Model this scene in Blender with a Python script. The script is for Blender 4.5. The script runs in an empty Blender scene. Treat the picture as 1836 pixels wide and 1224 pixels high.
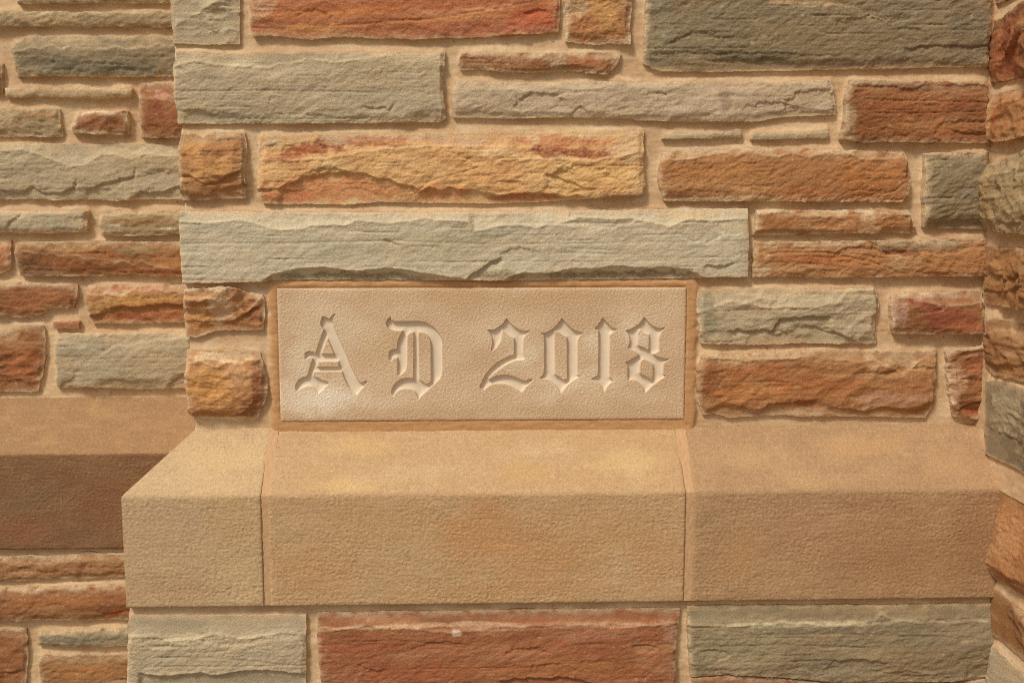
import bpy, math, random
import numpy as np
from mathutils import Matrix, Vector

random.seed(7)
scene = bpy.context.scene
R = math.radians

# ------------------------------------------------------------------ camera
S = 0.00083                    # metres per wall pixel unit
F = 1785.0                     # focal length in photo pixels (photo 1836 wide)
PITCH, YAW = 6.87, 1.7         # degrees down, degrees to the right
CAM_Z = 1.55
D0 = 1.45                      # distance to the upper central wall
cam_d = bpy.data.cameras.new('camera')
cam = bpy.data.objects.new('camera', cam_d)
scene.collection.objects.link(cam)
cam_d.sensor_width = 36.0
cam_d.lens = F / 1836.0 * 36.0
cam_d.clip_start = 0.01
cam_d.clip_end = 500
cam.location = (0, 0, CAM_Z)
cam.rotation_euler = (R(90 - PITCH), 0, R(-YAW))
scene.camera = cam

# ------------------------------------------------------------------ light
SUN_DIR = Vector((-0.50, -0.56, 0.92)).normalized()       # towards the sun
world = bpy.data.worlds.new('World')
scene.world = world
world.use_nodes = True
wn, wl = world.node_tree.nodes, world.node_tree.links
wn.clear()
sky = wn.new('ShaderNodeTexSky')
sky.sky_type = 'NISHITA'
sky.sun_disc = False
sky.sun_elevation = math.asin(SUN_DIR.z)
sky.sun_rotation = math.atan2(SUN_DIR.x, SUN_DIR.y)
sky.air_density = 1.0
sky.dust_density = 4.0
sky.ozone_density = 1.0
hsv = wn.new('ShaderNodeHueSaturation')
hsv.inputs['Saturation'].default_value = 0.22              # overcast: an almost grey sky
bg = wn.new('ShaderNodeBackground')
bg.inputs['Strength'].default_value = 0.058
wo = wn.new('ShaderNodeOutputWorld')
wl.new(sky.outputs[0], hsv.inputs['Color'])
wl.new(hsv.outputs[0], bg.inputs['Color'])
wl.new(bg.outputs[0], wo.inputs[0])

sun_d = bpy.data.lights.new('sun', 'SUN')
sun_d.energy = 1.5
sun_d.angle = R(11)
sun_d.color = (1.0, 0.96, 0.88)
sun = bpy.data.objects.new('sun', sun_d)
scene.collection.objects.link(sun)
sun.rotation_euler = SUN_DIR.to_track_quat('Z', 'Y').to_euler()

scene.view_settings.view_transform = 'Standard'
scene.view_settings.look = 'None'
scene.view_settings.gamma = 1.0
scene.view_settings.use_curve_mapping = False
scene.cycles.use_denoising = False
scene.cycles.filter_width = 0.95                # a sharp lens
scene.view_settings.exposure = 0.70

# ------------------------------------------------------------------ numeric helpers
def srgb(c):
    c = np.asarray(c, dtype=float) / 255.0
    return np.where(c <= 0.04045, c / 12.92, ((c + 0.055) / 1.055) ** 2.4)

_pr = np.random.RandomState(11)
_perm = np.concatenate([_pr.permutation(256)] * 3)
_ang = _pr.rand(256) * 2 * np.pi
_gx, _gy = np.cos(_ang), np.sin(_ang)

def perlin(x, y, seed=0):
    x = np.asarray(x, float) + seed * 17.137
    y = np.asarray(y, float) + seed * 9.713
    xi = np.floor(x).astype(int); yi = np.floor(y).astype(int)
    xf = x - xi; yf = y - yi
    u = xf * xf * xf * (xf * (xf * 6 - 15) + 10)
    v = yf * yf * yf * (yf * (yf * 6 - 15) + 10)
    def g(ix, iy, fx, fy):
        h = _perm[_perm[ix & 255] + (iy & 255)]
        return _gx[h] * fx + _gy[h] * fy
    n00 = g(xi, yi, xf, yf); n10 = g(xi + 1, yi, xf - 1, yf)
    n01 = g(xi, yi + 1, xf, yf - 1); n11 = g(xi + 1, yi + 1, xf - 1, yf - 1)
    return 1.5 * ((n00 * (1 - u) + n10 * u) * (1 - v) + (n01 * (1 - u) + n11 * u) * v)

def fbm(x, y, seed=0, oct=4, gain=0.5):
    s, a, t = 0.0, 1.0, 0.0
    for i in range(oct):
        s = s + a * perlin(x * 2 ** i, y * 2 ** i, seed + i * 3)
        t += a; a *= gain
    return s / t * 1.3

def sstep(a, b, x):
    t = np.clip((x - a) / (b - a), 0, 1)
    return t * t * (3 - 2 * t)

def rays(u, v):
    u = np.asarray(u, float); v = np.asarray(v, float)
    M = np.array(cam.rotation_euler.to_matrix())
    d = np.stack([(u - 918) / F, -(v - 612) / F, -np.ones_like(u)], -1)
    return d @ M.T

class Wall:
    """A wall plane with its own pixel-sized coordinates: a along, b down, h out of the wall."""
    def __init__(self, kind, pos, face):
        self.kind, self.pos, self.face = kind, pos, face
    def uv(self, pts):                      # photo point -> wall coordinates on the stones' faces
        p = np.atleast_2d(np.asarray(pts, float))
        d = rays(p[:, 0], p[:, 1])
        if self.kind == 'front':
            t = (self.pos - self.face * S) / d[:, 1]
            return np.stack([t * d[:, 0] / S, -t * d[:, 2] / S], -1)
        t = (self.pos - self.face * S) / d[:, 0]
        return np.stack([(D0 - t * d[:, 1]) / S, -t * d[:, 2] / S], -1)
    def world(self, a, b, h):
        if self.kind == 'front':
            return np.stack([a * S, self.pos - h * S, CAM_Z - b * S], -1)
        return np.stack([self.pos - h * S, D0 - a * S, CAM_Z - b * S], -1)

def make_mesh(name, verts, quads, mat, parent=None, col=None, smooth=True):
    verts = np.asarray(verts, np.float32).reshape(-1, 3)
    quads = np.asarray(quads, np.int32).reshape(-1, 4)
    me = bpy.data.meshes.new(name)
    me.vertices.add(len(verts)); me.vertices.foreach_set('co', verts.ravel())
    me.loops.add(quads.size); me.loops.foreach_set('vertex_index', quads.ravel())
    me.polygons.add(len(quads))
    me.polygons.foreach_set('loop_start', np.arange(0, quads.size, 4, dtype=np.int32))
    me.polygons.foreach_set('loop_total', np.full(len(quads), 4, np.int32))
    me.polygons.foreach_set('use_smooth', np.full(len(quads), smooth, bool))
    if col is not None:
        at = me.color_attributes.new('Col', 'FLOAT_COLOR', 'POINT')
        c = np.ones((len(verts), 4), np.float32); c[:, :3] = np.asarray(col).reshape(-1, 3)
        at.data.foreach_set('color', c.ravel())
    me.update(calc_edges=True)
    me.materials.append(mat)
    o = bpy.data.objects.new(name, me)
    scene.collection.objects.link(o)
    if parent is not None:
        o.parent = parent
        o.matrix_parent_inverse = parent.matrix_basis.inverted()
    return o

def grid_quads(ny, nx, flip=False):
    i = np.arange(ny * nx).reshape(ny, nx)
    q = np.stack([i[:-1, :-1], i[1:, :-1], i[1:, 1:], i[:-1, 1:]], -1).reshape(-1, 4)
    return q[:, ::-1] if flip else q

def thing(name, label, cat, loc=(0, 0, 0)):
    o = bpy.data.objects.new(name, None)
    o.empty_display_size = 0.1
    scene.collection.objects.link(o)
    o.location = loc
    o['label'] = label; o['category'] = cat
    return o

# ------------------------------------------------------------------ materials
def stone_material(name, rough, grain, grain_scale, bump, speck=0.0, streak=1.0):
    m = bpy.data.materials.new(name); m.use_nodes = True
    n, l = m.node_tree.nodes, m.node_tree.links
    b = n['Principled BSDF']
    b.inputs['Roughness'].default_value = rough
    b.inputs['Specular IOR Level'].default_value = 0.25
    at = n.new('ShaderNodeAttribute'); at.attribute_name = 'Col'
    tc = n.new('ShaderNodeTexCoord')
    mp = n.new('ShaderNodeMapping'); mp.inputs['Scale'].default_value = (1, 1, streak)
    l.new(tc.outputs['Object'], mp.inputs['Vector'])
    nz = n.new('ShaderNodeTexNoise'); nz.inputs['Scale'].default_value = grain_scale
    nz.inputs['Detail'].default_value = 5; nz.inputs['Roughness'].default_value = 0.65
    l.new(mp.outputs[0], nz.inputs['Vector'])
    rp = n.new('ShaderNodeMapRange')
    rp.inputs['From Min'].default_value = 0.25; rp.inputs['From Max'].default_value = 0.75
    rp.inputs['To Min'].default_value = 1 - grain; rp.inputs['To Max'].default_value = 1 + grain
    l.new(nz.outputs['Fac'], rp.inputs['Value'])
    mul = n.new('ShaderNodeVectorMath'); mul.operation = 'SCALE'
    l.new(at.outputs['Color'], mul.inputs[0]); l.new(rp.outputs[0], mul.inputs['Scale'])
    out = mul.outputs[0]
    if speck:
        n2 = n.new('ShaderNodeTexNoise'); n2.inputs['Scale'].default_value = 620
        n2.inputs['Detail'].default_value = 2
        l.new(tc.outputs['Object'], n2.inputs['Vector'])
        r2 = n.new('ShaderNodeMapRange')
        r2.inputs['From Min'].default_value = 0.70; r2.inputs['From Max'].default_value = 0.76
        r2.inputs['To Max'].default_value = speck
        l.new(n2.outputs['Fac'], r2.inputs['Value'])
        mx = n.new('ShaderNodeMix'); mx.data_type = 'RGBA'
        mx.inputs['B'].default_value = (0.75, 0.66, 0.52, 1)
        l.new(r2.outputs[0], mx.inputs['Factor']); l.new(out, mx.inputs['A'])
        out = mx.outputs['Result']
    l.new(out, b.inputs['Base Color'])
    bp = n.new('ShaderNodeBump'); bp.inputs['Strength'].default_value = 0.6
    bp.inputs['Distance'].default_value = bump
    l.new(nz.outputs['Fac'], bp.inputs['Height']); l.new(bp.outputs[0], b.inputs['Normal'])
    return m

M_ROCK = stone_material('split_sandstone', 0.88, 0.28, 360, 0.0018, 0.45, 1.5)
M_MORTAR = stone_material('mortar', 0.92, 0.18, 520, 0.0006)
M_CUT = stone_material('cut_sandstone', 0.88, 0.26, 430, 0.0014, 0.25)
M_CARVED = stone_material('carved_stone', 0.85, 0.04, 300, 0.0003)

# ------------------------------------------------------------------ walls (stone face is `face` units proud of the mortar plane)
P_STEP = 0.077                 # how far the ledge stands out
SET_BACK = 0.262               # how far the left wall is set back
D1 = D0 - P_STEP
MAIN = Wall('front', D0 + 0.006, 14)
LOWER = Wall('front', D1 + 0.013, 13)
LEFT = Wall('front', D0 + SET_BACK + 0.006, 14)
LEFTLOW = Wall('front', D1 + SET_BACK + 0.013, 13)
RIGHT = Wall('side', 0.742, 20)
RIGHTLOW = Wall('side', 0.746, 18)

PAL = {   # display colours, turned into albedo
    'grey':   dict(c=[(182, 162, 129), (166, 152, 124), (190, 167, 130)], streak=1.0),
    'pale':   dict(c=[(196, 181, 151), (184, 174, 147), (200, 181, 147)], streak=0.9),
    'slate':  dict(c=[(142, 124, 94), (129, 117, 95), (154, 131, 97)], streak=1.2),
    'olive':  dict(c=[(160, 135, 98), (135, 112, 78), (180, 150, 112)], streak=0.9),
    'beige':  dict(c=[(188, 160, 120), (168, 138, 100), (200, 172, 132)], streak=0.7),
    'pink':   dict(c=[(190, 165, 133), (174, 148, 118), (202, 178, 145)], streak=0.6),
    'orange': dict(c=[(174, 120, 70), (156, 98, 54), (188, 142, 92)], streak=0.8),
    'rust':   dict(c=[(152, 98, 56), (132, 80, 44), (172, 124, 80)], streak=0.8),
    'red':    dict(c=[(172, 107, 66), (154, 90, 52), (186, 132, 88)], streak=0.8),
    'yellow': dict(c=[(214, 166, 106), (196, 138, 82), (220, 184, 130)], streak=0.9),
    'brown':  dict(c=[(160, 112, 66), (138, 92, 52), (176, 134, 90)], streak=0.9),
}
C_YEL, C_RED, C_DKRED, C_ORG, C_TAN, C_GREY, C_WHITE, C_DARK, C_PINK = (
    (212, 168, 104), (176, 90, 58), (140, 68, 42), (196, 124, 64), (205, 172, 128), (160, 152, 130),
    (226, 206, 176), (98, 74, 52), (196, 150, 122))
STAIN = srgb((206, 178, 138))
ALB = 1.0
HACK = {'pale': 0.35, 'pink': 0.42, 'grey': 0.6, 'red': 0.6, 'slate': 0.7, 'rust': 0.8, 'orange': 0.85}
GRAIN = {'pale': 0.75, 'grey': 0.9, 'pink': 0.7, 'red': 0.85, 'orange': 1.0, 'slate': 1.15, 'yellow': 1.1}

def resample(p, n):
    p = np.asarray(p, float)
    if len(p) == 1: return np.repeat(p, n, 0)
    d = np.r_[0, np.cumsum(np.hypot(*np.diff(p, axis=0).T))]
    s = np.linspace(0, d[-1], n)
    return np.stack([np.interp(s, d, p[:, 0]), np.interp(s, d, p[:, 1])], -1)

def apply_blobs(col, A, B, blobs, wall, seed):
    for k, bl in enumerate(blobs):
        cx, cy, rx, ry, rot, c, st = bl
        (ca, cb), = wall.uv([(cx, cy)])
        wx = A - ca + fbm(A / 45, B / 30, seed + 40 + k, 3) * min(rx, 30) * 0.7
        wy = B - cb + fbm(A / 30, B / 22, seed + 60 + k, 3) * min(ry, 24) * 0.9
        r = R(rot); x = wx * math.cos(r) + wy * math.sin(r); y = -wx * math.sin(r) + wy * math.cos(r)
        q = np.sqrt((x / rx) ** 2 + (y / ry) ** 2)
        m = (1 - sstep(0.72, 1.12, q)) * st
        m = m * (0.8 + 0.45 * fbm(A / 9, B / 5, seed + 3, 2) + 0.25 * perlin(A / 3.5, B / 3, seed + 4))
        c = (c[0], c[1] * 0.965, c[2] * 0.88) if c[0] - c[2] < 48 and c[0] < 200 else c
        m = np.clip(m, 0, 1)[..., None]
        col = col * (1 - m) + srgb(c) * m
    return col

STONES = {id(w): [] for w in (MAIN, LOWER, LEFT, LEFTLOW, RIGHT, RIGHTLOW)}
_count = [0]

def stone(wall, parent, pal, top, bot, left=None, right=None, H=15.0, seed=None, feats=(), blobs=(), label=None,
          extend=None, deep_left=False, chips=1.0, chunky=0.0, rough=1.0, edge=0.9, stain=1.0, mix=0.5, res=1.7,
          tilt=(0, 0), und=1.0, facet=1.0, flakes=0.8, tone=1.0, smooth_face=False):
    _count[0] += 1
    if wall.pos > 1.5: res = 2.3
    if wall.kind == 'side': res = 2.3; flakes = min(flakes, .3); facet = 1.2; chunky = max(chunky, .9) if not smooth_face else 0
    seed = _count[0] * 5 if seed is None else seed
    rs = np.random.RandomState(seed + 900)
    T, Bm = wall.uv(top), wall.uv(bot)
    L = wall.uv(left) if left else None
    Rr = wall.uv(right) if right else None
    if extend:                                        # carry the stone on past the picture's edge
        for side, amount in extend.items():
            if side == 'r':
                T = np.vstack([T, T[-1] + (amount, 0)]); Bm = np.vstack([Bm, Bm[-1] + (amount, 0)]); Rr = None
            if side == 'l':
                T = np.vstack([T[0] - (amount, 0), T]); Bm = np.vstack([Bm[0] - (amount, 0), Bm]); L = None
            if side == 't':
                T = T - (0, amount)
                if L is not None: L = np.vstack([T[0], L])
                if Rr is not None: Rr = np.vstack([T[-1], Rr])
            if side == 'b':
                Bm = Bm + (0, amount)
                if L is not None: L = np.vstack([L, Bm[0]])
                if Rr is not None: Rr = np.vstack([Rr, Bm[-1]])
    if L is None: L = np.array([T[0], Bm[0]])
    if Rr is None: Rr = np.array([T[-1], Bm[-1]])
    c00 = (T[0] + L[0]) / 2; c10 = (T[-1] + Rr[0]) / 2; c01 = (Bm[0] + L[-1]) / 2; c11 = (Bm[-1] + Rr[-1]) / 2
    T[0] = L[0] = c00; T[-1] = Rr[0] = c10; Bm[0] = L[-1] = c01; Bm[-1] = Rr[-1] = c11
    w = max(np.ptp(T[:, 0]), np.ptp(Bm[:, 0])); hgt = max(np.ptp(L[:, 1]), np.ptp(Rr[:, 1]))
    nx = max(8, int(w / res)); ny = max(6, int(hgt / res))
    T, Bm, L, Rr = resample(T, nx), resample(Bm, nx), resample(L, ny), resample(Rr, ny)
    def taper(n): 
        s = np.linspace(0, 1, n); return np.minimum(1, np.minimum(s, 1 - s) * n * res / 8)
    T[:, 1] += taper(nx) * (fbm(T[:, 0] / 26, T[:, 1] * 0 + seed, 1, 4) * 1.8 + perlin(T[:, 0] / 5, T[:, 1] * 0 + seed, 2) * 1.0) * rough
    Bm[:, 1] += taper(nx) * (fbm(Bm[:, 0] / 30, Bm[:, 1] * 0 + seed, 3, 4) * 1.6 + perlin(Bm[:, 0] / 6, Bm[:, 1] * 0 + seed, 4) * 1.0) * rough
    L[:, 0] += taper(ny) * (fbm(L[:, 1] / 22, L[:, 0] * 0 + seed, 5, 4) * 2.2 + perlin(L[:, 1] / 5, L[:, 0] * 0 + seed, 8) * 0.7) * rough
    Rr[:, 0] += taper(ny) * (fbm(Rr[:, 1] / 22, Rr[:, 0] * 0 + seed, 6, 4) * 2.2 + perlin(Rr[:, 1] / 5, Rr[:, 0] * 0 + seed, 9) * 0.7) * rough
    u = np.linspace(0, 1, nx)[None, :, None]; v = np.linspace(0, 1, ny)[:, None, None]
    P = ((1 - v) * T[None] + v * Bm[None] + (1 - u) * L[:, None] + u * Rr[:, None]
         - ((1 - u) * (1 - v) * T[0] + u * (1 - v) * T[-1] + (1 - u) * v * Bm[0] + u * v * Bm[-1]))
    A, B = P[..., 0], P[..., 1]
    dT = B - T[None, :, 1]; dB = Bm[None, :, 1] - B
    dL = A - L[:, None, 0]; dR = Rr[:, None, 0] - A
    d = np.minimum(np.minimum(np.abs(dT), np.abs(dB)), np.minimum(np.abs(dL), np.abs(dR)))
    sc = min(1.0, hgt / 60)
    # main face
    H = H * 1.12 + (5 if chunky else 2 if H > 14 else 0)
    h = np.full(A.shape, float(H))
    h = h + fbm(A / 110, B / 70, seed, 3) * 2.0 * sc * und
    h = h + fbm(A / 34, B / 17, seed + 2, 3) * 0.8 * sc * und
    ca, cb = A.mean(), B.mean()
    sl0 = B + A * rs.uniform(-0.12, 0.35)
    h = h + (A - ca) / w * tilt[0] + (B - cb) / hgt * tilt[1]
    if chunky:
        K = int(4 + w * hgt / 4200)
        m = np.full(A.shape, 1e9)
        wa = fbm(A / 34, B / 34, seed + 20, 2) * 6; wb = fbm(A / 34, B / 34, seed + 23, 2) * 6
        for k in range(min(K, 26)):
            px = rs.uniform(A.min(), A.max()); py = rs.uniform(B.min(), B.max())
            gx = rs.uniform(-0.28, 0.28); gy = rs.uniform(-0.42, 0.42)
            m = np.minimum(m, gx * (A + wa - px) + gy * (B + wb - py) + rs.uniform(2, 7))
        h = h + (np.clip(m, -9, 6) if wall.kind == 'front' else np.clip(m - np.percentile(m, 60), -16, 7)) * chunky * sc
        h = h - np.abs(fbm(A / 58, B / 34, seed + 5, 2)) * 8 * chunky * sc
    # flat split facets and shell-shaped flake scars
    if facet:
        K = int(min(14, 4 + w * hgt / 5200)); m = np.full(A.shape, 1e9)
        wa = fbm(A / 24, B / 16, seed + 50, 4) * 6; wb = fbm(A / 24, B / 16, seed + 53, 4) * 4
        for k in range(K):
            px = rs.uniform(A.min(), A.max()); py = rs.uniform(B.min(), B.max())
            m = np.minimum(m, rs.uniform(-0.07, 0.07) * (A + wa - px) + rs.uniform(-0.17, 0.17) * (B + wb - py) + rs.uniform(1.0, 3.5))
        h = h + np.clip(m, -8, 4) * facet * (0.4 + 0.6 * sc)
    if flakes:
        for k in range(int(rs.poisson(w * hgt / 8500 * flakes))):
            px = rs.uniform(A.min(), A.max()); py = B.min() + hgt * (rs.beta(0.6, 0.6))
            rx = rs.uniform(16, 62) * (0.5 + 0.5 * sc); ry = rx * rs.uniform(0.25, 0.55)
            up_ = 1 if rs.rand() < 0.7 else -1
            q = np.sqrt(((A - px) / rx) ** 2 + ((B - py) / ry) ** 2) + 0.22 * fbm(A / 13, B / 9, seed + 70 + k, 2)
            ramp = np.clip(0.55 - up_ * (B - py) / ry * 0.55 + rs.uniform(-0.3, 0.3) * (A - px) / rx, 0, 1)
            h = h - rs.uniform(1.2, 3.2) * sstep(1.06, 0.94, q) * ramp * (0.5 + 0.5 * sc)
    # pitched-off scallops round the rim
    if chips:
        def scallops(s0, s1, fixed, horiz, sign, big):
            nonlocal h
            s = s0
            while s < s1:
                rx = rs.uniform(20, 76) * (0.5 + 0.5 * sc); ry = rs.uniform(0.12, big) * min(hgt, 120)
                if not horiz: rx, ry = rs.uniform(3, 11), rs.uniform(10, 30) * (0.4 + 0.6 * sc)
                dep = rs.uniform(2.8, 7.0) * chips * (0.45 + 0.55 * sc)
                if horiz:
                    e = np.interp(s, fixed[:, 0], fixed[:, 1]); qx, qy = (A - s) / rx, (B - e) / ry
                else:
                    e = np.interp(s, fixed[:, 1], fixed[:, 0]); qx, qy = (A - e) / rx, (B - s) / ry
                q = np.clip(np.sqrt(qx ** 2 + qy ** 2) + 0.13 * fbm(A / 22, B / 16, seed + int(s) % 97, 3), 0, 9)
                h = np.minimum(h, h - dep * np.clip(1 - q ** 1.7, 0, 1))
                s += (rx if horiz else ry) * rs.uniform(0.7, 1.7)
        scallops(A.min(), A.max(), T, True, 1, 0.42)
        scallops(A.min(), A.max(), Bm, True, -1, 0.28)
        scallops(B.min(), B.max(), L, False, 1, 0.2)
        scallops(B.min(), B.max(), Rr, False, -1, 0.2)
    # hackly split surface, different from stone to stone
    hs, ha = rs.uniform(0.7, 1.5), rs.uniform(0.5, 1.25)
    h = h + (0.35 - np.abs(fbm(A / (30 * hs) , sl0 / (11 * hs), seed + 41, 5, 0.62))) * 4.2 * ha * (0.4 + 0.6 * sc) * HACK.get(pal, 0.95)
    # features read off the photograph
    crest = np.zeros(A.shape)
    for k, ft in enumerate(feats):
        kind, poly = ft[0], wall.uv(ft[1])
        y0 = np.interp(A, poly[:, 0], poly[:, 1]) + fbm(A / 14, A * 0 + k, seed + 30, 4) * 1.1
        if kind in ('tb', 'rise'): y0 = y0 + (4 - 13 * np.abs(perlin(A / 42, A * 0 + k, seed + 31))) * sc * (0.35 if len(poly) > 6 else 1)
        if kind in ('bb', 'step', 'under'): y0 = y0 - (2 - 7 * np.abs(perlin(A / 36, A * 0 + k, seed + 31))) * sc * (0.35 if len(poly) > 6 else 1)
        fx = sstep(-6, 8, A - poly[0, 0]) * sstep(-6, 8, poly[-1, 0] - A)
        t = B - y0
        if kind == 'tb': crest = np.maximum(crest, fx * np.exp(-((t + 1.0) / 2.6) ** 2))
        if kind == 'step':      # the face drops back below the line
            h = h - ft[2] * 1.15 * fx * sstep(0, 1.6, t) * np.exp(-np.clip(t, 0, None) / ft[3])
        elif kind == 'rise':    # the face above the line lies further back
            h = h - ft[2] * 1.15 * fx * sstep(0, 1.6, -t) * np.exp(-np.clip(-t, 0, None) / ft[3])
        elif kind == 'under':   # undercut: drops below the line and keeps turning down
            h = h - fx * sstep(0, 1.8, t) * (ft[2] + ft[3] * np.clip(t, 0, None))
            h = h + 1.0 * fx * np.exp(-(np.clip(-t, 0, None) / 3.0) ** 2) * (t < 0)
        elif kind == 'tl':
            h = h - ft[2] * fx * np.clip(-t, 0, None)
        elif kind == 'bl':
            h = h - ft[2] * fx * np.clip(t, 0, None)
        elif kind == 'tb':      # everything above the line slopes back towards the top
            tt = np.clip(-t, 0, None); h = h - ft[2] * 2.0 * fx * tt / (1 + tt / 34) + 0.9 * fx * np.exp(-(t / 2.0) ** 2)
        elif kind == 'bb':      # everything below the line slopes back towards the bottom
            tt = np.clip(t, 0, None); h = h - ft[2] * 1.3 * fx * tt / (1 + tt / 26)
        elif kind == 'crack':
            h = h - ft[2] * fx * np.exp(-(t / 1.5) ** 2)
    # bedding and grain
    stk = PAL[pal]['streak']
    bed = perlin(A / 150, B / 4.2, seed + 7) * 0.6 + perlin(A / 60, B / 2.6 + A / 90, seed + 8) * 0.4
    h = h + bed * 0.55 * stk - 1.1 * stk * sstep(0.45, 0.62, perlin(A / 170, B / 6.5, seed + 9))
    sl = A * 0.5 + B
    al = A - B * 0.5
    gv_ = 0.75 + 0.5 * fbm(A / 70, B / 50, seed + 33, 2)
    gk = GRAIN.get(pal, 1.0)
    h = h + (perlin(al / 7.5, sl / 3.6, seed + 10) * 0.50 + perlin(A / 3.8, B / 3.4, seed + 11) * 0.45) * gv_ * gk
    h = h + perlin(al / 26, sl / 10, seed + 12) * 0.7 * gk
    # rim
    h = h - edge * np.exp(-d / 1.6) - 0.35 * np.exp(-d / 5.0)
    if extend and 't' in extend: pass
    lo_ = min(6.0, H - 3) if wall.kind == 'front' else 4.0
    h = lo_ + np.where(h > lo_ + 3, h - lo_, 3 * np.exp(np.clip((h - lo_ - 3) / 3, -6, 0)))
    # colour of the stone itself
    pc = [srgb(c) for c in PAL[pal]['c']]
    n1 = sstep(-0.35, 0.45, fbm(A / 90, B / 38, seed + 14, 4))[..., None]
    n2 = sstep(0.05, 0.6, fbm(A / 130, B / 26, seed + 15, 4))[..., None]
    col = pc[0] * (1 - n1 * mix) + pc[1] * n1 * mix
    col = col * (1 - n2 * 0.7) + pc[2] * n2 * 0.7
    bandn = perlin(A / 240, B / 7 + fbm(A / 200, B / 90, seed + 17, 2) * 2.5, seed + 16)
    col = col * (1 + 0.10 * stk * bandn[..., None])
    col = apply_blobs(col, A, B, blobs, wall, seed)
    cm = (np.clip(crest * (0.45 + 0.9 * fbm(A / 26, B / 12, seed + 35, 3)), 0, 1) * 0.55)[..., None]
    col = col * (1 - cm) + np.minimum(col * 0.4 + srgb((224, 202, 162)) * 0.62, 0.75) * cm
    if stain:
        dd = np.minimum(np.minimum(np.abs(dT) * 0.75, np.abs(dB) * 1.5), np.minimum(np.abs(dL), np.abs(dR)) * 1.2)
        sn = fbm(A / 24, B / 14, seed + 18, 4)
        m = np.clip(np.exp(-dd / 5.0) * (0.75 + 1.3 * sn), 0, 0.8) * stain
        col = col * (1 - m[..., None]) + STAIN * m[..., None]
        m2 = sstep(0.5, 0.9, fbm(A / 10, B / 6, seed + 19, 3) + 0.35 * fbm(A / 60, B / 40, seed + 21, 2)) * 0.45 * stain
        col = col * (1 - m2[..., None]) + STAIN * m2[..., None]
    if pal in ('orange', 'yellow', 'rust', 'red', 'brown'):
        g_ = (col @ np.array([0.3, 0.6, 0.1]))[..., None]; col = (col * 0.95 + g_ * 0.05) * 0.99
    if pal in ('grey', 'pale', 'slate'): col = col * np.array([1.01, 0.985, 0.965])
    col = np.clip(col * tone * ALB, 0.008, 0.8)
    # vertices, with the sides running back into the mortar
    V = wall.world(A, B, h).reshape(-1, 3); C = col.reshape(-1, 3)
    quads = [grid_quads(ny, nx, flip=(wall.kind == 'side'))]
    idx = np.arange(ny * nx).reshape(ny, nx)
    loop = np.r_[idx[0, :], idx[1:, -1], idx[-1, -2::-1], idx[-2:0:-1, 0]]
    ctr = np.array([ca, cb]); fl = np.stack([A.ravel()[loop], B.ravel()[loop]], -1)
    lh = h.ravel()[loop]
    base = len(V); n = len(loop)
    back = np.full(n, -7.0)
    if deep_left:
        isl = np.r_[np.zeros(nx, bool), np.zeros(ny - 1, bool), np.zeros(nx - 1, bool), np.ones(ny - 2, bool)]
        isl[-1] = True; isl[0] = True; isl[nx + ny - 1 + nx - 2] = True
        back = np.where(isl, -SET_BACK / S - 4, -7.0)
    mid_h = np.minimum(lh * 0.45, lh - 1)
    out = 0.8
    dirn = np.zeros_like(fl); dirn[:nx, 1] = -1; dirn[nx:nx + ny - 1, 0] = 1
    dirn[nx + ny - 1:nx + ny - 1 + nx - 1, 1] = 1; dirn[nx + ny - 1 + nx - 1:, 0] = -1
    f1 = fl + dirn * out
    V = np.vstack([V, V[loop], wall.world(f1[:, 0], f1[:, 1], mid_h), wall.world(f1[:, 0], f1[:, 1], back)])
    C = np.vstack([C, C[loop], C[loop], C[loop]])
    a0 = base + np.arange(n); a1 = a0 + n; a2 = a1 + n
    s = [np.stack([x, np.roll(x, -1), np.roll(y, -1), y], -1) for x, y in ((a0, a1), (a1, a2))]
    for q in s:
        quads.append(q[:, ::-1] if wall.kind == 'side' else q)
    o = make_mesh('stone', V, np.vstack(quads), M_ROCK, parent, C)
    if label: o['label'] = label
    STONES[id(wall)].append(np.vstack([T, Rr[1:], Bm[::-1][1:], L[::-1][1:-1]]))
    return o

def inside(poly, X, Y):
    r = np.zeros(X.shape, bool)
    x0, y0 = poly[:, 0], poly[:, 1]; x1, y1 = np.roll(x0, -1), np.roll(y0, -1)
    for a, b, c, d in zip(x0, y0, x1, y1):
        if b == d: continue
        k = (b > Y) != (d > Y)
        r ^= k & (X < (c - a) * (Y - b) / (d - b) + a)
    return r

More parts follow.
